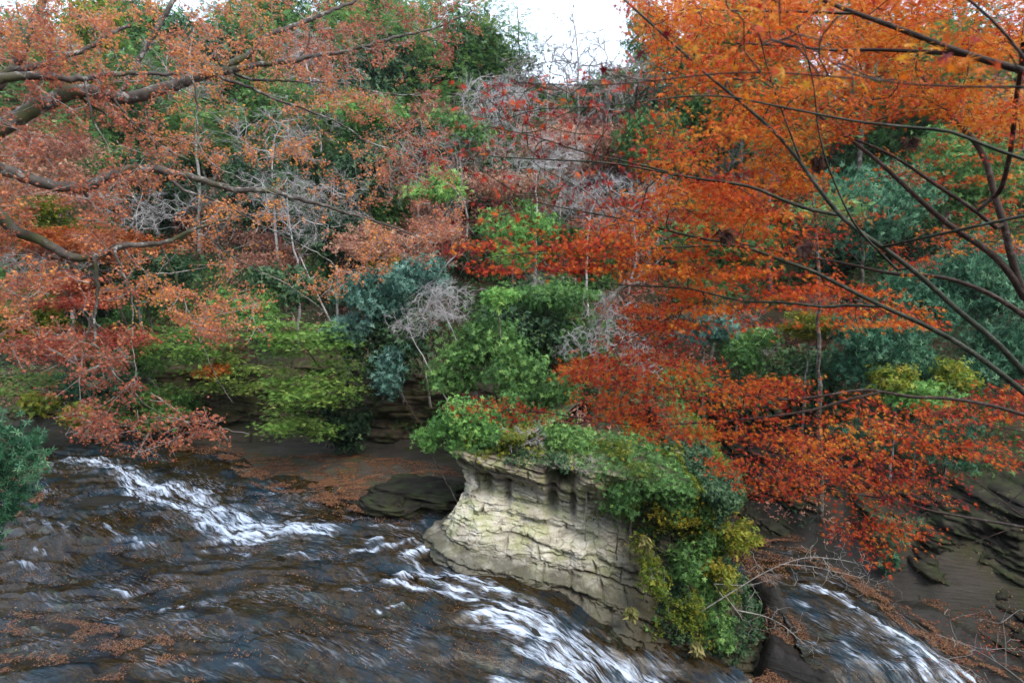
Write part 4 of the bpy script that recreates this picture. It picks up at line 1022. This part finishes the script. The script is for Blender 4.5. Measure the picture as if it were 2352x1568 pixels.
for nm, lab, VV, TTv, SS_, n_ in (("ledge_leaves", "brown leaves caught on the ledges of the dark gorge wall", V2, T2, S2, 5200), ("bank_leaves", "yellow and brown leaves caught on the mossy far bank", V3, T3, S3, 4200)):
    j_ = rng.integers(0, len(VV), n_ * 4)
    w_ = (fbm(SS_[j_] * .8, TTv[j_] * 9, o=3, seed=81) + rng.normal(0, .15, len(j_)) > .18) & (TTv[j_] < 1.05) & (TTv[j_] > .03); j_ = j_[w_][:n_]; kk = len(j_)
    me = leaves(nm, VV[j_] + np.array([0, -.03, .05]) + rng.normal(0, .03, (kk, 3)), unit(rng.normal(0, 1, (kk, 3)) * np.array([1, 1, .2])), unit(rng.normal(0, .4, (kk, 3)) + np.array([0, -.4, 1])), rng.uniform(.035, .07, kk), T_MAPLE3, np.clip(rng.normal(.5, .3, kk), 0, 1))
    tag(obj(nm, me, M_LIT), lab, "leaves", kind="stuff")
# ------------------------------------------------------------ vines on the bluff's right side
V_, S_, T_ = OUTV
N_ = 34000
i_ = rng.choice(len(V_), N_ * 3); sS, tT = S_[i_], T_[i_]
pr = sstep(17.7, 19.4, sS + 1.2 * vnoise(V_[i_, 0] * .9, V_[i_, 2] * .9, seed=5) + 3.2 * (tT - .5)) * (fbm(V_[i_, 0] * .8, V_[i_, 2] * .8, V_[i_, 1] * .8, 3, 55) > -.35)
pr = np.maximum(pr, (tT > 1.0) * 1.) * (tT > .08) * (sS > 4.5)
i_ = i_[rng.random(len(i_)) < pr][:N_]
pos = V_[i_] + rng.normal(0, .13, (len(i_), 3)) + np.array([0, -.1, .05]); k = len(i_); hs = fbm(pos[:, 0] * .6, pos[:, 2] * .6, o=3, seed=66)
root = thing("ridge_vines", (6, 21.5, -1), "mixed green and yellow vines cloaking the right side of the pale bluff", "vines")
for nm, mask, mt, tm, s0 in (("green_leaves", hs > .05, 'ever', T_WHORL, .13), ("yellow_leaves", (hs <= .05) & (hs > -.3), 'olive', T_SMALL, .12), ("dark_leaves", hs <= -.3, 'dark', T_SMALL, .15)):
    kk = mask.sum()
    obj(nm, leaves(nm, pos[mask], rand_dirs(kk), unit(rng.normal(0, .6, (kk, 3)) + np.array([.1, -1, .5])), s0 * rng.uniform(.6, 1.2, kk), tm, np.clip(rng.normal(.5, .25, kk), 0, 1)), LM[mt], root)
S = Skel(20000)
for k in range(16):
    j = i_[rng.integers(len(i_))]; p0 = V_[j] + np.array([0, -.2, .2])
    q = [p0]
    for w in range(7): q.append(q[-1] + np.array([rng.normal(.03, .12), rng.normal(-.02, .05), -rng.uniform(.1, .3)]))
    S.limb(q, .016, .006, connect=False, step=.12)
S.radii(.01); obj("stems", S.mesh("stems", 4), BARK['grey'], root)

# hanging bare branch over the gorge and grass tufts on the ledge
def traced(name, label, cat, limbs, bark, base=None, twigs=60, spread=.8, depthj=.3, tip=.004, group=None, leafargs=None, fixed=None):
    p0 = P(*limbs[0][0][0]); b = base if base is not None else p0
    root = thing(name, b, label, cat, group); S = Skel()
    if base is not None: S.limb([base, tuple((np.array(base) + p0) / 2 + np.array([.1, 0, .1])), p0], limbs[0][1] * 1.3, limbs[0][1], step=.2)
    for k, (pts, r0, r1) in enumerate(limbs):
        S.limb([P(*q) for q in pts], r0, r1, connect=k > 0 or base is not None, jit=.0, step=.1)
    m0 = S.n
    ids = rng.integers(int(m0 * .25), m0, twigs)
    T = S.p[ids] + unit(S.dir[ids] + rng.normal(0, .6, (twigs, 3))) * rng.uniform(.2, 1, (twigs, 1)) * spread
    ends = S.grow(T, seg=spread * .12, curve=.4, wander=.2)
    S.radii(tip, .4)
    obj("branches", S.mesh("branches", 4), BARK[bark], root)
    return root, S, T
traced("dead_branch", "long bare grey branch reaching from the ridge out over the gorge", "branch",
       [([(1600,1410,21.5),(1680,1360,21.3),(1760,1310,21.2),(1830,1283,21),(1868,1278,20.8)], .034, .014), ([(1790,1295,21.1),(1860,1298,21),(1930,1315,21),(2000,1330,21)], .018, .006),
        ([(1868,1278,20.8),(1940,1285,20.6),(1990,1300,20.5)], .02, .006), ([(1690,1400,21.3),(1780,1418,21.2),(1850,1480,21)], .03, .008), ([(1640,1340,21.4),(1720,1345,21.3),(1770,1330,21.2)], .02, .008)],
       'grey', twigs=260, spread=1.3, tip=.006)
traced("dead_branch", "pale bent dead bough arching over the silvery twigs in the centre", "branch",
       [([(960,740,31),(985,700,30.8),(1000,640,30.6),(1040,590,30.4),(1060,585,30.3)], .06, .03), ([(1000,640,30.6),(930,690,30.4),(900,720,30.3)], .03, .015)], 'white', twigs=160, spread=1.5, tip=.004, base=(P(960,740,31)[0] + .5, 34.2, H(P(960,740,31)[0] + .5, 34.2)))
traced("leaning_trunk", "thin yellow lit trunk leaning left of the blue green bush", "dead tree",
       [([(770,760,33),(735,690,33),(705,625,33),(690,590,33)], .07, .04)], 'grey', twigs=50, spread=1.2, tip=.006, base=tuple([P(790,760,33)[0], 35, H(P(790,760,33)[0], 35)]))
traced("trunk", "broken pale trunk slanting up behind the orange leaves", "dead tree",
       [([(1365,790,28),(1380,730,28),(1400,690,28),(1430,655,28),(1470,650,28)], .15, .09), ([(1430,655,28),(1500,620,28),(1540,560,28.5)], .09, .03)], 'brown', twigs=90, spread=1.8, tip=.008, base=tuple([P(1365,790,28)[0], 28.2, H(P(1365,790,28)[0], 28.2)]))
M_GRASS = mat_leaf("dry_grass", shade((.10, .13, .03), (.22, .2, .07), (.38, .3, .13)), .6, .3)
tg = T_G = (np.array([(0, -.02, 0), (0, .02, 0), (.5, 0, .15), (1, 0, -.25)]), np.array([(0, 2, 1), (0, 3, 2)]))
for (u, v, dd, lab) in ((1450, 1400, 20.2, "dry grass tuft drooping from the ledge under the pale face"), (1480, 1240, 20.9, "small grass tuft at the right edge of the pale face"), (1600, 1480, 20.0, "grass tuft hanging low by the mossy water edge")):
    c = P(u, v, dd); k = 160; nr = rand_dirs(k)
    me = leaves("grass_tuft", np.repeat(c[None], k, 0) + rng.normal(0, .07, (k, 3)), unit(rng.normal(0, .35, (k, 3)) + np.array([0, -.5, -.8])), nr, rng.uniform(.15, .42, k), tg, rng.random(k))
    tag(obj("grass_tuft", me, M_GRASS), lab, "grass tuft")

# ------------------------------------------------------------ big left maple
def in_poly_samples(poly, n, dr, g, dens=None):
    """random 3-D points whose photo position lies in poly, at distances in dr = (d0, d1[, d at right])"""
    poly = np.array(poly, float); lo, hi = poly.min(0), poly.max(0); out = []
    while len(out) < n:
        m = n * 3; u = g.uniform(lo[0], hi[0], m); v = g.uniform(lo[1], hi[1], m)
        k = sdpoly(u, v, poly) < 0
        if dens is not None: k &= g.random(m) < dens(u, v)
        for a, b in zip(u[k], v[k]):
            d = dr(a, b) + g.uniform(-1, 1) * dr(a, b) * .13 if callable(dr) else g.uniform(*dr)
            out.append(P(a, b, d))
            if len(out) >= n: break
    return np.array(out)
M_LEFTLEAF = mat_leaf("small_curled_autumn_maple_leaves", shade((.32, .09, .06), (.54, .18, .10), (.68, .27, .12), (.78, .35, .08), (.84, .48, .10)), .5, .45, .5)
LT = thing("maple_tree", (-14.5, 10.5, H(-14.5, 10.5)), "large grey limbed maple with thin rusty leaves reaching in from the left", "tree")
S = Skel(90000); b = (-14.5, 10.5, H(-14.5, 10.5) - .2)
S.limb([b, (-14.2, 10.6, 8.5), (-13.6, 10.8, 12), (-13.2, 11, 15), (-12.6, 11.4, 19)], .34, .14, step=.3)
def dl(u, v=0): return 10.8 + u / 784 * 3.0
def LL(pts, r0, r1, s=1): S.limb([P(u, v, dl(u) * s) for u, v in pts], r0, r1, step=.12, jit=.012)
LL([(-220,420),(-60,340),(0,293),(50,264),(117,230),(180,205),(233,213),(290,230),(334,217),(400,197),(467,170),(520,163)], .17, .10)
LL([(520,163),(567,153),(677,140),(734,127),(784,123),(914,83),(1001,67),(1084,25)], .07, .018)
LL([(520,150),(584,123),(600,90),(650,67),(704,50),(784,17),(850,-15)], .075, .03)
LL([(-200,250),(0,177),(50,174),(117,177),(200,183),(234,173),(284,167),(334,170),(394,170)], .12, .03, .97)
LL([(-200,260),(0,165),(93,153),(160,127),(213,107),(250,75),(300,60)], .10, .03, 1.04)
LL([(-50,250),(43,147),(67,73),(97,0),(115,-60)], .09, .06, 1.08)
LL([(270,225),(290,190),(307,160),(350,87),(400,0),(420,-50)], .05, .045, 1.03)
LL([(-220,430),(-60,370),(0,384),(67,410),(133,430),(190,437),(227,414),(284,394),(317,384),(394,394),(467,414),(550,440),(600,434),(700,460),(784,484),(900,520),(1000,560)], .14, .012, .98)
LL([(377,395),(417,437),(517,467),(584,510),(650,540),(760,600)], .035, .01, .98)
LL([(190,437),(200,450),(202,453)], .05, .03, .98)
LL([(-230,460),(-60,460),(0,490),(20,523),(100,553),(150,586),(200,596),(240,580),(263,566),(333,563),(400,553),(447,523),(520,505)], .15, .02, .96)
LL([(217,600),(230,673),(217,723),(217,806),(284,883),(367,957),(467,973),(574,997)], .035, .007, .95)
LL([(263,575),(293,656),(310,710),(303,756),(307,823),(317,873)], .03, .006, .94)
LL([(283,570),(317,620),(377,633),(440,620)], .025, .008, .98)
LL([(434,535),(484,543),(517,583),(600,623),(667,656),(750,716)], .025, .006, 1.0)
LL([(367,560),(417,666),(450,756),(500,873),(534,923)], .02, .005, .97)
LL([(260,225),(317,300),(384,340),(434,367)], .03, .01, .99)
LL([(167,215),(234,257),(300,294),(384,317),(470,330)], .035, .01, 1.01)
LL([(477,170),(567,197),(634,230),(700,250),(784,284),(850,330),(900,345)], .045, .01, 1.0)
LL([(540,170),(567,183),(717,190),(784,187),(870,215),(960,220)], .035, .008, 1.02)
LL([(200,215),(217,284),(250,337),(263,387)], .022, .008, .96)
LL([(677,140),(704,110),(715,80),(704,50)], .02, .015, 1.0)
LL([(210,720),(180,860),(190,930),(150,1000)], .02, .006, .96)
LL([(440,170),(455,250),(450,320),(480,380),(600,430),(700,480)], .02, .006, .97)
S.ok[:40] = False
g = np.random.default_rng(12)
dens = lambda u, v: np.clip(.55 + .9 * fbm(u / 110, v / 70, o=3, seed=14), .06, 1)
RA = in_poly_samples([(-60,-40),(1100,-40),(1100,60),(1000,170),(1020,260),(1060,400),(1050,540),(980,610),(800,640),(760,700),(620,640),(520,740),(330,700),(0,660),(-60,600)], 900, lambda u, v: dl(u) * 1.03, g, dens)
RB = in_poly_samples([(-20,620),(260,610),(300,720),(330,800),(330,890),(420,950),(570,990),(560,1005),(440,1000),(330,1045),(200,1020),(150,960),(60,850),(-20,820)], 120, lambda u, v: dl(u) * .95, g, dens)
RC = in_poly_samples([(330,640),(600,620),(620,760),(560,830),(480,780),(400,720)], 60, lambda u, v: dl(u) * .97, g, dens)
TT_ = np.concatenate([RA, RB, RC])
S.grow(TT_, seg=.3, curve=.4, wander=.12, droop=.05)
S.radii(.0032, .45)
# fine side twigs carrying the leaves
m0 = S.n; cand = np.where(~S.fix[:m0] & (S.r[:m0] < .02))[0]
ids = g.choice(cand, 4900); tl = g.uniform(.1, .38, (len(ids), 1))
dv = unit(S.dir[ids] + g.normal(0, .6, (len(ids), 3)) * np.array([1, 1, .35])); tips = S.p[ids] + dv * tl
for i, t in zip(ids, tips): S.r[S.add(t, i)] = .0028
obj("trunk", S.mesh("trunk", 5, 12, .03, minr=.0055, lo=.014), BARK['limb'], LT)
obj("twigs", S.mesh("twigs", 3, 12, .03, minr=.0045, hi=.014), BARK['grey'], LT)
per = 9; k = len(ids); f = np.repeat(tips, per, 0); o_ = np.repeat(dv * tl, per, 0)
pos = f - o_ * g.uniform(-.15, .9, (k * per, 1)) + g.normal(0, .06, (k * per, 3)); n = len(pos)
# colour drifts: brown-red high up, orange low down and near the crooked limb
q_ = fbm(pos[:, 0] * .5, pos[:, 2] * .5, pos[:, 1] * .3, 3, 17)
tint = np.clip(.34 + .28 * q_ + .14 * (pos[:, 2] < 12.5) * (pos[:, 2] > 9.5) + g.normal(0, .16, n), 0, 1)
me = leaves("crown", pos, unit(g.normal(0, 1, (n, 3)) + np.array([0, 0, -.5])), unit(g.normal(0, .8, (n, 3)) + np.array([0, -.2, .8])), g.uniform(.026, .056, n), T_MAPLE_CURL, tint)
obj("crown", me, M_LEFTLEAF, LT)

# ------------------------------------------------------------ right maples
M_RO = mat_leaf("orange_maple_leaves", shade((.12, .008, .012), (.42, .024, .012), (.62, .10, .014), (.68, .19, .016), (.70, .33, .03)), .5, .42, .5)
def right_maple(label, base, trunk, limbs, regions, leaf, cap=60000, bark='dark', tint0=.5, tw=1.0, name="maple_tree", group=None, seed=1, tipr=.0022):
    g = np.random.default_rng(seed)
    root = thing(name, base, label, "tree", group); S = Skel(cap)
    S.limb([base] + trunk, limbs[0][1] * 2.2, limbs[0][1] * 1.2, step=.15); S.ok[:S.n] = False
    nb = S.n
    for pts, r0, r1 in limbs:
        S.limb([P(*q) for q in pts], r0, r1, step=.06)
    S.ok[:nb] = False
    allp, allx, allt, alls = [], [], [], []
    for poly, nt, dr, tb, lsz, per in regions:
        dens = lambda u, v: np.clip(.6 + .9 * fbm(u / 80, v / 45, o=3, seed=seed), .08, 1)
        T = in_poly_samples(poly, nt, dr, g, dens)
        lay = .16; T[:, 2] = T[:, 2] + (np.round(T[:, 2] / lay) * lay - T[:, 2]) * .5
        S.grow(T, seg=.12, curve=.4, wander=.12, droop=.05)
        n = nt * per; az = g.uniform(0, 6.28, n)
        o = np.c_[np.cos(az), np.sin(az), g.normal(0, .22, n)] * (g.uniform(.02, 1, n) ** .6)[:, None] * lsz * 5.0
        allp.append(np.repeat(T, per, 0) + o); allx.append(o + g.normal(0, .4, (n, 3)) * lsz * 2)
        allt.append(np.clip(tb + np.repeat(g.normal(0, .2, nt), per) + g.normal(0, .14, n), 0, 1)); alls.append(lsz * g.uniform(.6, 1.1, n))
    S.radii(tipr, .4)
    obj("trunk", S.mesh("trunk", 4, 10, .012, minr=.0022), BARK[bark], root)
    p, x, t, s = map(np.concatenate, (allp, allx, allt, alls)); n = len(p)
    nr = unit(g.normal(0, .5, (n, 3)) + np.array([0, -.85, .7]))
    obj("crown", leaves("crown", p, unit(x) + np.array([0, 0, -.25]), nr, s, leaf, t), M_RO, root)
    return root
GRP = None
right_maple("tall orange maple with dark limbs filling the top right", (7.5, 5.2, H(7.5, 5.2)), [(7.3, 5.2, 7.5), (6.6, 5.3, 8.8)],
    [([(2560,900,5.6),(2430,780,5.6),(2352,683,5.5),(2330,616,5.5),(2315,556,5.5),(2308,523,5.5),(2285,450,5.6),(2265,367,5.7),(2235,317,5.8),(2168,254,6),(2135,200,6.2),(2080,110,6.4)], .048, .018),
     ([(2352,683,5.5),(2318,623,5.5),(2268,573,5.6),(2185,523,5.7),(2102,450,5.8),(2018,370,6),(1935,307,6.2),(1860,250,6.4),(1760,180,6.6)], .034, .01),
     ([(2288,523,5.5),(2218,467,5.5),(2162,434,5.6),(2035,344,5.8),(1868,290,6.2),(1700,270,6.5)], .02, .006),
     ([(2430,780,5.7),(2352,723,5.9),(2268,670,6),(2185,640,6),(2118,630,6),(2062,633,6.1),(1935,603,6.3),(1868,593,6.4),(1700,560,6.6)], .03, .008),
     ([(2285,450,5.4),(2302,434,5.2),(2325,334,5),(2332,234,4.8),(2345,167,4.6),(2350,100,4.4)], .022, .016),
     ([(2480,210,4.2),(2352,163,4.2),(2302,150,4.2),(2202,120,4.3),(2068,67,4.4),(1962,30,4.5),(1888,0,4.6),(1820,-30,4.7)], .03, .012),
     ([(2225,128,4.3),(2218,125,4.3),(2002,113,4.5),(1902,117,4.6),(1835,107,4.7),(1691,100,4.9)], .016, .006),
     ([(1962,32,4.5),(1850,27,4.6),(1718,27,4.8),(1600,20,5)], .012, .005)],
    [([(1420,-40),(1900,-40),(2130,240),(1900,330),(1850,440),(1800,520),(1650,560),(1520,520),(1480,380),(1540,200),(1480,120)], 500, (4.8, 7.4), .58, .043, 31),
     ([(1850,-60),(2400,-60),(2400,330),(2230,300),(2080,200)], 430, (4.4, 7.2), .66, .042, 31),
     ([(1800,330),(2400,330),(2400,600),(2200,620),(2000,640),(1800,560)], 120, (5.6, 7.2), .5, .041, 22)],
    T_MAPLE, cap=90000, seed=21)
right_maple("slender green stemmed maple crossing the right half with red tipped sprays", (4.9, 3.6, H(4.9, 3.6)), [(4.9, 3.6, 7.6), (4.6, 3.6, 8.2)],
    [([(2700,1250,3.9),(2480,960,3.9),(2352,856,3.9),(2285,780,3.9),(2202,716,3.95),(2118,636,4),(2035,573,4),(1960,523,4.05),(1922,487,4.1),(1885,440,4.1),(1842,377,4.2),(1785,307,4.3),(1701,234,4.4),(1618,167,4.5),(1568,120,4.6),(1434,0,4.8)], .026, .008),
     ([(1922,493,4.1),(1852,480,4.1),(1785,454,4.15),(1718,424,4.2),(1568,407,4.3),(1418,374,4.4),(1261,367,4.5),(1134,360,4.6)], .014, .004),
     ([(1600,410,4.25),(1568,405,4.3),(1460,375,4.2),(1351,354,4.0),(1234,314,3.8),(1120,290,3.6)], .009, .003),
     ([(2600,1160,4.2),(2480,1010,4.2),(2352,900,4.2),(2268,833,4.2),(2185,777,4.25),(2102,736,4.3),(2018,700,4.35),(1902,640,4.4),(1862,620,4.4),(1802,600,4.45),(1701,563,4.5),(1568,540,4.6),(1450,505,4.7),(1300,480,4.8),(1190,455,4.9)], .028, .004),
     ([(2012,703,4.4),(1935,700,4.45),(1902,706,4.5),(1852,700,4.5),(1785,693,4.6),(1701,693,4.7),(1618,670,4.8),(1568,660,4.9),(1418,655,5),(1334,640,5.1)], .014, .004),
     ([(2600,440,2.3),(2352,367,2.3),(2252,330,2.3),(2185,300,2.35),(2102,294,2.4),(2002,284,2.4),(1935,274,2.5),(1835,254,2.5),(1735,234,2.6),(1668,220,2.6),(1568,220,2.7),(1400,245,2.8),(1250,250,2.8)], .0085, .002),
     ([(1701,563,4.5),(1568,566,4.5),(1485,573,4.5),(1351,566,4.6),(1218,580,4.6),(1118,593,4.7)], .010, .003),
     ([(1620,690,4.9),(1568,710,5),(1484,760,5.1),(1418,790,5.2),(1351,843,5.3)], .007, .003),
     ([(2062,620,4.1),(2000,560,4),(1950,500,3.9),(1880,330,3.7),(1870,180,3.5),(1830,60,3.4)], .009, .003),
     ([(1842,377,4.2),(1790,240,4.1),(1760,150,4.0),(1740,60,3.9)], .008, .003)],
    [([(1060,200),(1300,170),(1520,170),(1560,400),(1500,520),(1250,540),(1080,590),(1130,420),(1050,350)], 120, (2.7, 4.6), .14, .045, 6),
     ([(1400,420),(1600,380),(1800,450),(1850,560),(1700,640),(1450,640),(1340,570)], 140, (4.2, 5.4), .46, .040, 32),
     ([(1040,560),(1200,545),(1500,560),(1560,600),(1400,620),(1150,630),(1060,610)], 60, (4.2, 5), .28, .040, 24),
     ([(1400,640),(1700,600),(1900,640),(2100,700),(2150,745),(1900,750),(1640,740),(1500,760),(1420,700)], 150, (4.6, 6), .5, .040, 27),
     ([(1330,850),(1450,730),(1560,740),(1600,780),(1450,860),(1340,880)], 50, (4.9, 5.6), .35, .046, 16),
     ([(1450,-40),(1900,-40),(2000,200),(1800,330),(1600,300)], 170, (3.8, 5.6), .6, .041, 26)],
    T_MAPLE, cap=90000, bark='green', seed=22)
right_maple("orange red maple with one long level bough above the gorge", (8.6, 5.6, H(8.6, 5.6)), [(8.4, 5.6, 6.5), (8.0, 5.6, 8.2)],
    [([(2800,1080,5.8),(2480,985,5.8),(2352,953,5.8),(2268,927,5.8),(2168,913,5.85),(2102,913,5.9),(2028,900,5.95),(1985,893,6),(1902,907,6),(1835,917,6.1),(1768,917,6.1),(1685,902,6.2),(1568,897,6.3),(1418,873,6.4),(1284,833,6.5)], .03, .005),
     ([(2025,900,5.95),(1935,920,6),(1868,943,6),(1718,963,6.1),(1568,973,6.2),(1468,980,6.2),(1318,957,6.3),(1251,947,6.4),(1118,937,6.5),(1050,923,6.5)], .017, .004),
     ([(1700,905,6.2),(1600,850,6.3),(1480,820,6.4)], .01, .004)],
    [([(1300,840),(1420,810),(1570,800),(1760,860),(1900,880),(1950,940),(1850,1010),(1700,1010),(1500,1000),(1350,960)], 220, (5.4, 7.2), .46, .05, 20),
     ([(1050,890),(1250,930),(1400,970),(1300,990),(1100,960),(1040,925)], 40, (6, 6.8), .22, .045, 11),
     ([(1780,880),(1950,880),(2030,940),(1980,1040),(1850,1060),(1760,990)], 60, (5.6, 6.8), .55, .050, 13)],
    T_MAPLE, cap=60000, seed=23)
right_maple("lowest red maple with glossy leaves hanging over the gorge at right", (11.5, 7.6, H(11.5, 7.6)), [(11.3, 7.6, 5), (10.6, 7.6, 6.5)],
    [([(2800,1330,7.4),(2480,1240,7.4),(2352,1210,7.4),(2235,1190,7.4),(2135,1173,7.5),(2052,1146,7.5),(1968,1136,7.6),(1868,1113,7.7),(1760,1116,7.8),(1695,1116,7.8)], .035, .005),
     ([(2480,1250,7.4),(2348,1186,7.3),(2285,1136,7.2),(2235,1100,7.2),(2180,1060,7.2)], .014, .005), ([(2052,1146,7.5),(1960,1090,7.5),(1850,1050,7.5),(1720,1040,7.6),(1650,1060,7.7)], .014, .004),
     ([(2480,1020,7),(2352,990,7),(2250,970,7),(2150,975,7),(2060,985,7.1),(1990,1000,7.1)], .014, .004),
     ([(2322,1213,7.4),(2235,1246,7.4),(2168,1266,7.4),(2150,1290,7.4),(2160,1320,7.4)], .007, .002), ([(2250,1240,7.4),(2262,1270,7.4),(2250,1310,7.4)], .005, .002),
     ([(2135,1173,7.5),(2080,1200,7.4),(2000,1230,7.4),(1950,1250,7.4),(1885,1278,7.3)], .008, .003)],
    [([(1620,1060),(1750,1010),(1920,1000),(2100,1060),(2230,1090),(2280,1140),(2160,1170),(2000,1160),(1860,1140),(1700,1130)], 170, (6.8, 8.2), .40, .054, 15),
     ([(1990,950),(2150,930),(2250,900),(2400,880),(2400,1080),(2200,1040),(2050,1030)], 110, (6.4, 7.8), .38, .054, 16),
     ([(1900,1190),(2050,1180),(2150,1210),(2120,1250),(2060,1310),(1990,1310),(1950,1260)], 50, (7, 7.8), .42, .054, 13)],
    T_MAPLE, cap=60000, seed=24)
# a few out of focus leaves close to the lens
right_maple("near maple twig whose blurred leaves hang close in front at upper right", (2.6, 1.6, H(2.6, 1.6)), [(2.5, 1.6, 9.0), (2.3, 1.5, 9.8)],
    [([(2950,480,1.6),(2600,330,1.6),(2400,200,1.6),(2300,60,1.6),(2150,-60,1.6)], .008, .003), ([(2400,200,1.6),(2150,200,1.7),(1960,180,1.7),(1880,120,1.8)], .003, .0015), ([(1960,180,1.7),(1700,160,1.9),(1400,200,2.1),(1180,190,2.2)], .0022, .001)],
    [([(1640,-20),(1960,-20),(2000,80),(1900,170),(1700,120)], 15, (1.5, 2.1), .62, .046, 3), ([(1940,130),(2130,170),(2080,220),(1960,230)], 7, (1.5, 1.9), .8, .045, 3),
     ([(2290,90),(2360,90),(2360,150),(2300,150)], 3, (1.3, 1.5), .3, .045, 3), ([(1150,170),(1560,170),(1560,230),(1400,260),(1180,240)], 17, (1.9, 2.7), .16, .052, 2)],
    T_MAPLE, cap=20000, seed=25)
# sparse twigs at the lower right corner
right_maple("small sparse maple with tiny pink leaves at the bottom right corner", (5.4, 4.2, H(5.4, 4.2)), [(5.3, 4.4, 6.2), (5.2, 4.6, 6.3)],
    [([(2450,1660,5),(2400,1610,5),(2310,1530,5),(2220,1480,5.1),(2150,1455,5.2)], .009, .003), ([(2310,1530,5),(2310,1460,5),(2300,1420,5),(2320,1390,5)], .006, .002), ([(2300,1430,5),(2340,1400,5)], .004, .002),
     ([(2400,1640,5.2),(2250,1560,5.2),(2150,1500,5.3),(2110,1465,5.3)], .006, .002)],
    [([(2130,1400),(2352,1400),(2352,1500),(2200,1500)], 34, (4.8, 5.4), .36, .022, 4), ([(2000,1520),(2200,1500),(2300,1568),(2050,1568)], 22, (4.9, 5.4), .36, .02, 3)],
    T_MAPLE, cap=20000, seed=26, bark='grey')
# dead brown conifer sprigs caught in the canopy
M_DEAD = mat_leaf("dead_cypress_sprig", shade((.02, .010, .008), (.06, .025, .018)), .7, .1)
for (u, v, dd, lab) in ((1845, 560, 4.0, "dark dead cypress sprig caught below the crossing stems"), (2090, 320, 4.6, "dead brown cypress sprig hanging in the upper right canopy"), (1660, 530, 4.2, "small dark cypress sprig caught in the orange leaves"), (1880, 360, 4.6, "dead cypress sprig lying on the dense orange canopy")):
    c = P(u, v, dd); k = 26
    pos = c + rng.normal(0, .004, (k, 3))
    me = leaves("cypress_sprig", pos, unit(rng.normal(0, .6, (k, 3)) + np.array([.3, 0, -1])), rand_dirs(k), rng.uniform(.07, .14, k), T_FROND, rng.random(k))
    tag(obj("cypress_sprig", me, M_DEAD), lab, "twig")

# evergreen bush close at the left edge
ES = thing("shrub", (-10.6, 8.2, H(-10.6, 8.2)), "glossy teal evergreen bush close at the left edge over the river", "shrub")
S = Skel(20000); b = (-10.6, 8.2, H(-10.6, 8.2) - .2)
S.limb([b, (-10.4, 8.6, 5.5), tuple(P(-80, 1180, 8.8))], .08, .05, step=.15)
S.limb([tuple(P(-80, 1180, 8.8)), tuple(P(-20, 1080, 8.8)), tuple(P(30, 1020, 8.9))], .04, .015, step=.12)
T = in_poly_samples([(-150,930),(-20,955),(40,985),(95,1030),(85,1060),(45,1100),(60,1170),(10,1180),(-10,1260),(-100,1300)], 170, (8.2, 9.6), g)
S.grow(T, seg=.15, curve=.3, droop=.15); S.radii(.004, .4)
obj("trunk", S.mesh("trunk", 4), BARK['brown'], ES)
leafset("crown", ES, LM['teal'], T, 16, .11, .7, .085, T_WHORL, 'hang', .42)
# ------------------------------------------------------------ thin damp air between the near and far trees
zs = [v for v in (float(hbase(np.array([0.]), np.array([400.]))[0]),)]
top = max(max(zs), 72.0) + 8
hm, hnt, hN, hL = newmat("damp_air")
hN.remove(hN["Principled BSDF"]); vol = hN.new("ShaderNodeVolumePrincipled")
vol.inputs["Color"].default_value = (.9, .94, 1, 1); vol.inputs["Density"].default_value = .00014; vol.inputs["Anisotropy"].default_value = .2
hL.new(vol.outputs[0], hN["Material Output"].inputs["Volume"])
hx, hy0, hy1, hz0 = 260, -60, 460, -14
Vb = [(x, y, z) for z in (hz0, top + 20) for x, y in ((-hx, hy0), (hx, hy0), (hx, hy1), (-hx, hy1))]
hz = obj("haze", mesh_np("haze", Vb, [(3, 2, 1, 0), (4, 5, 6, 7), (0, 1, 5, 4), (1, 2, 6, 5), (2, 3, 7, 6), (3, 0, 4, 7)]), hm)
tag(hz, "thin pale haze hanging in the valley air", "haze", kind="stuff")
print("objects", len(bpy.data.objects), "tris", sum(len(m.polygons) for m in bpy.data.meshes))
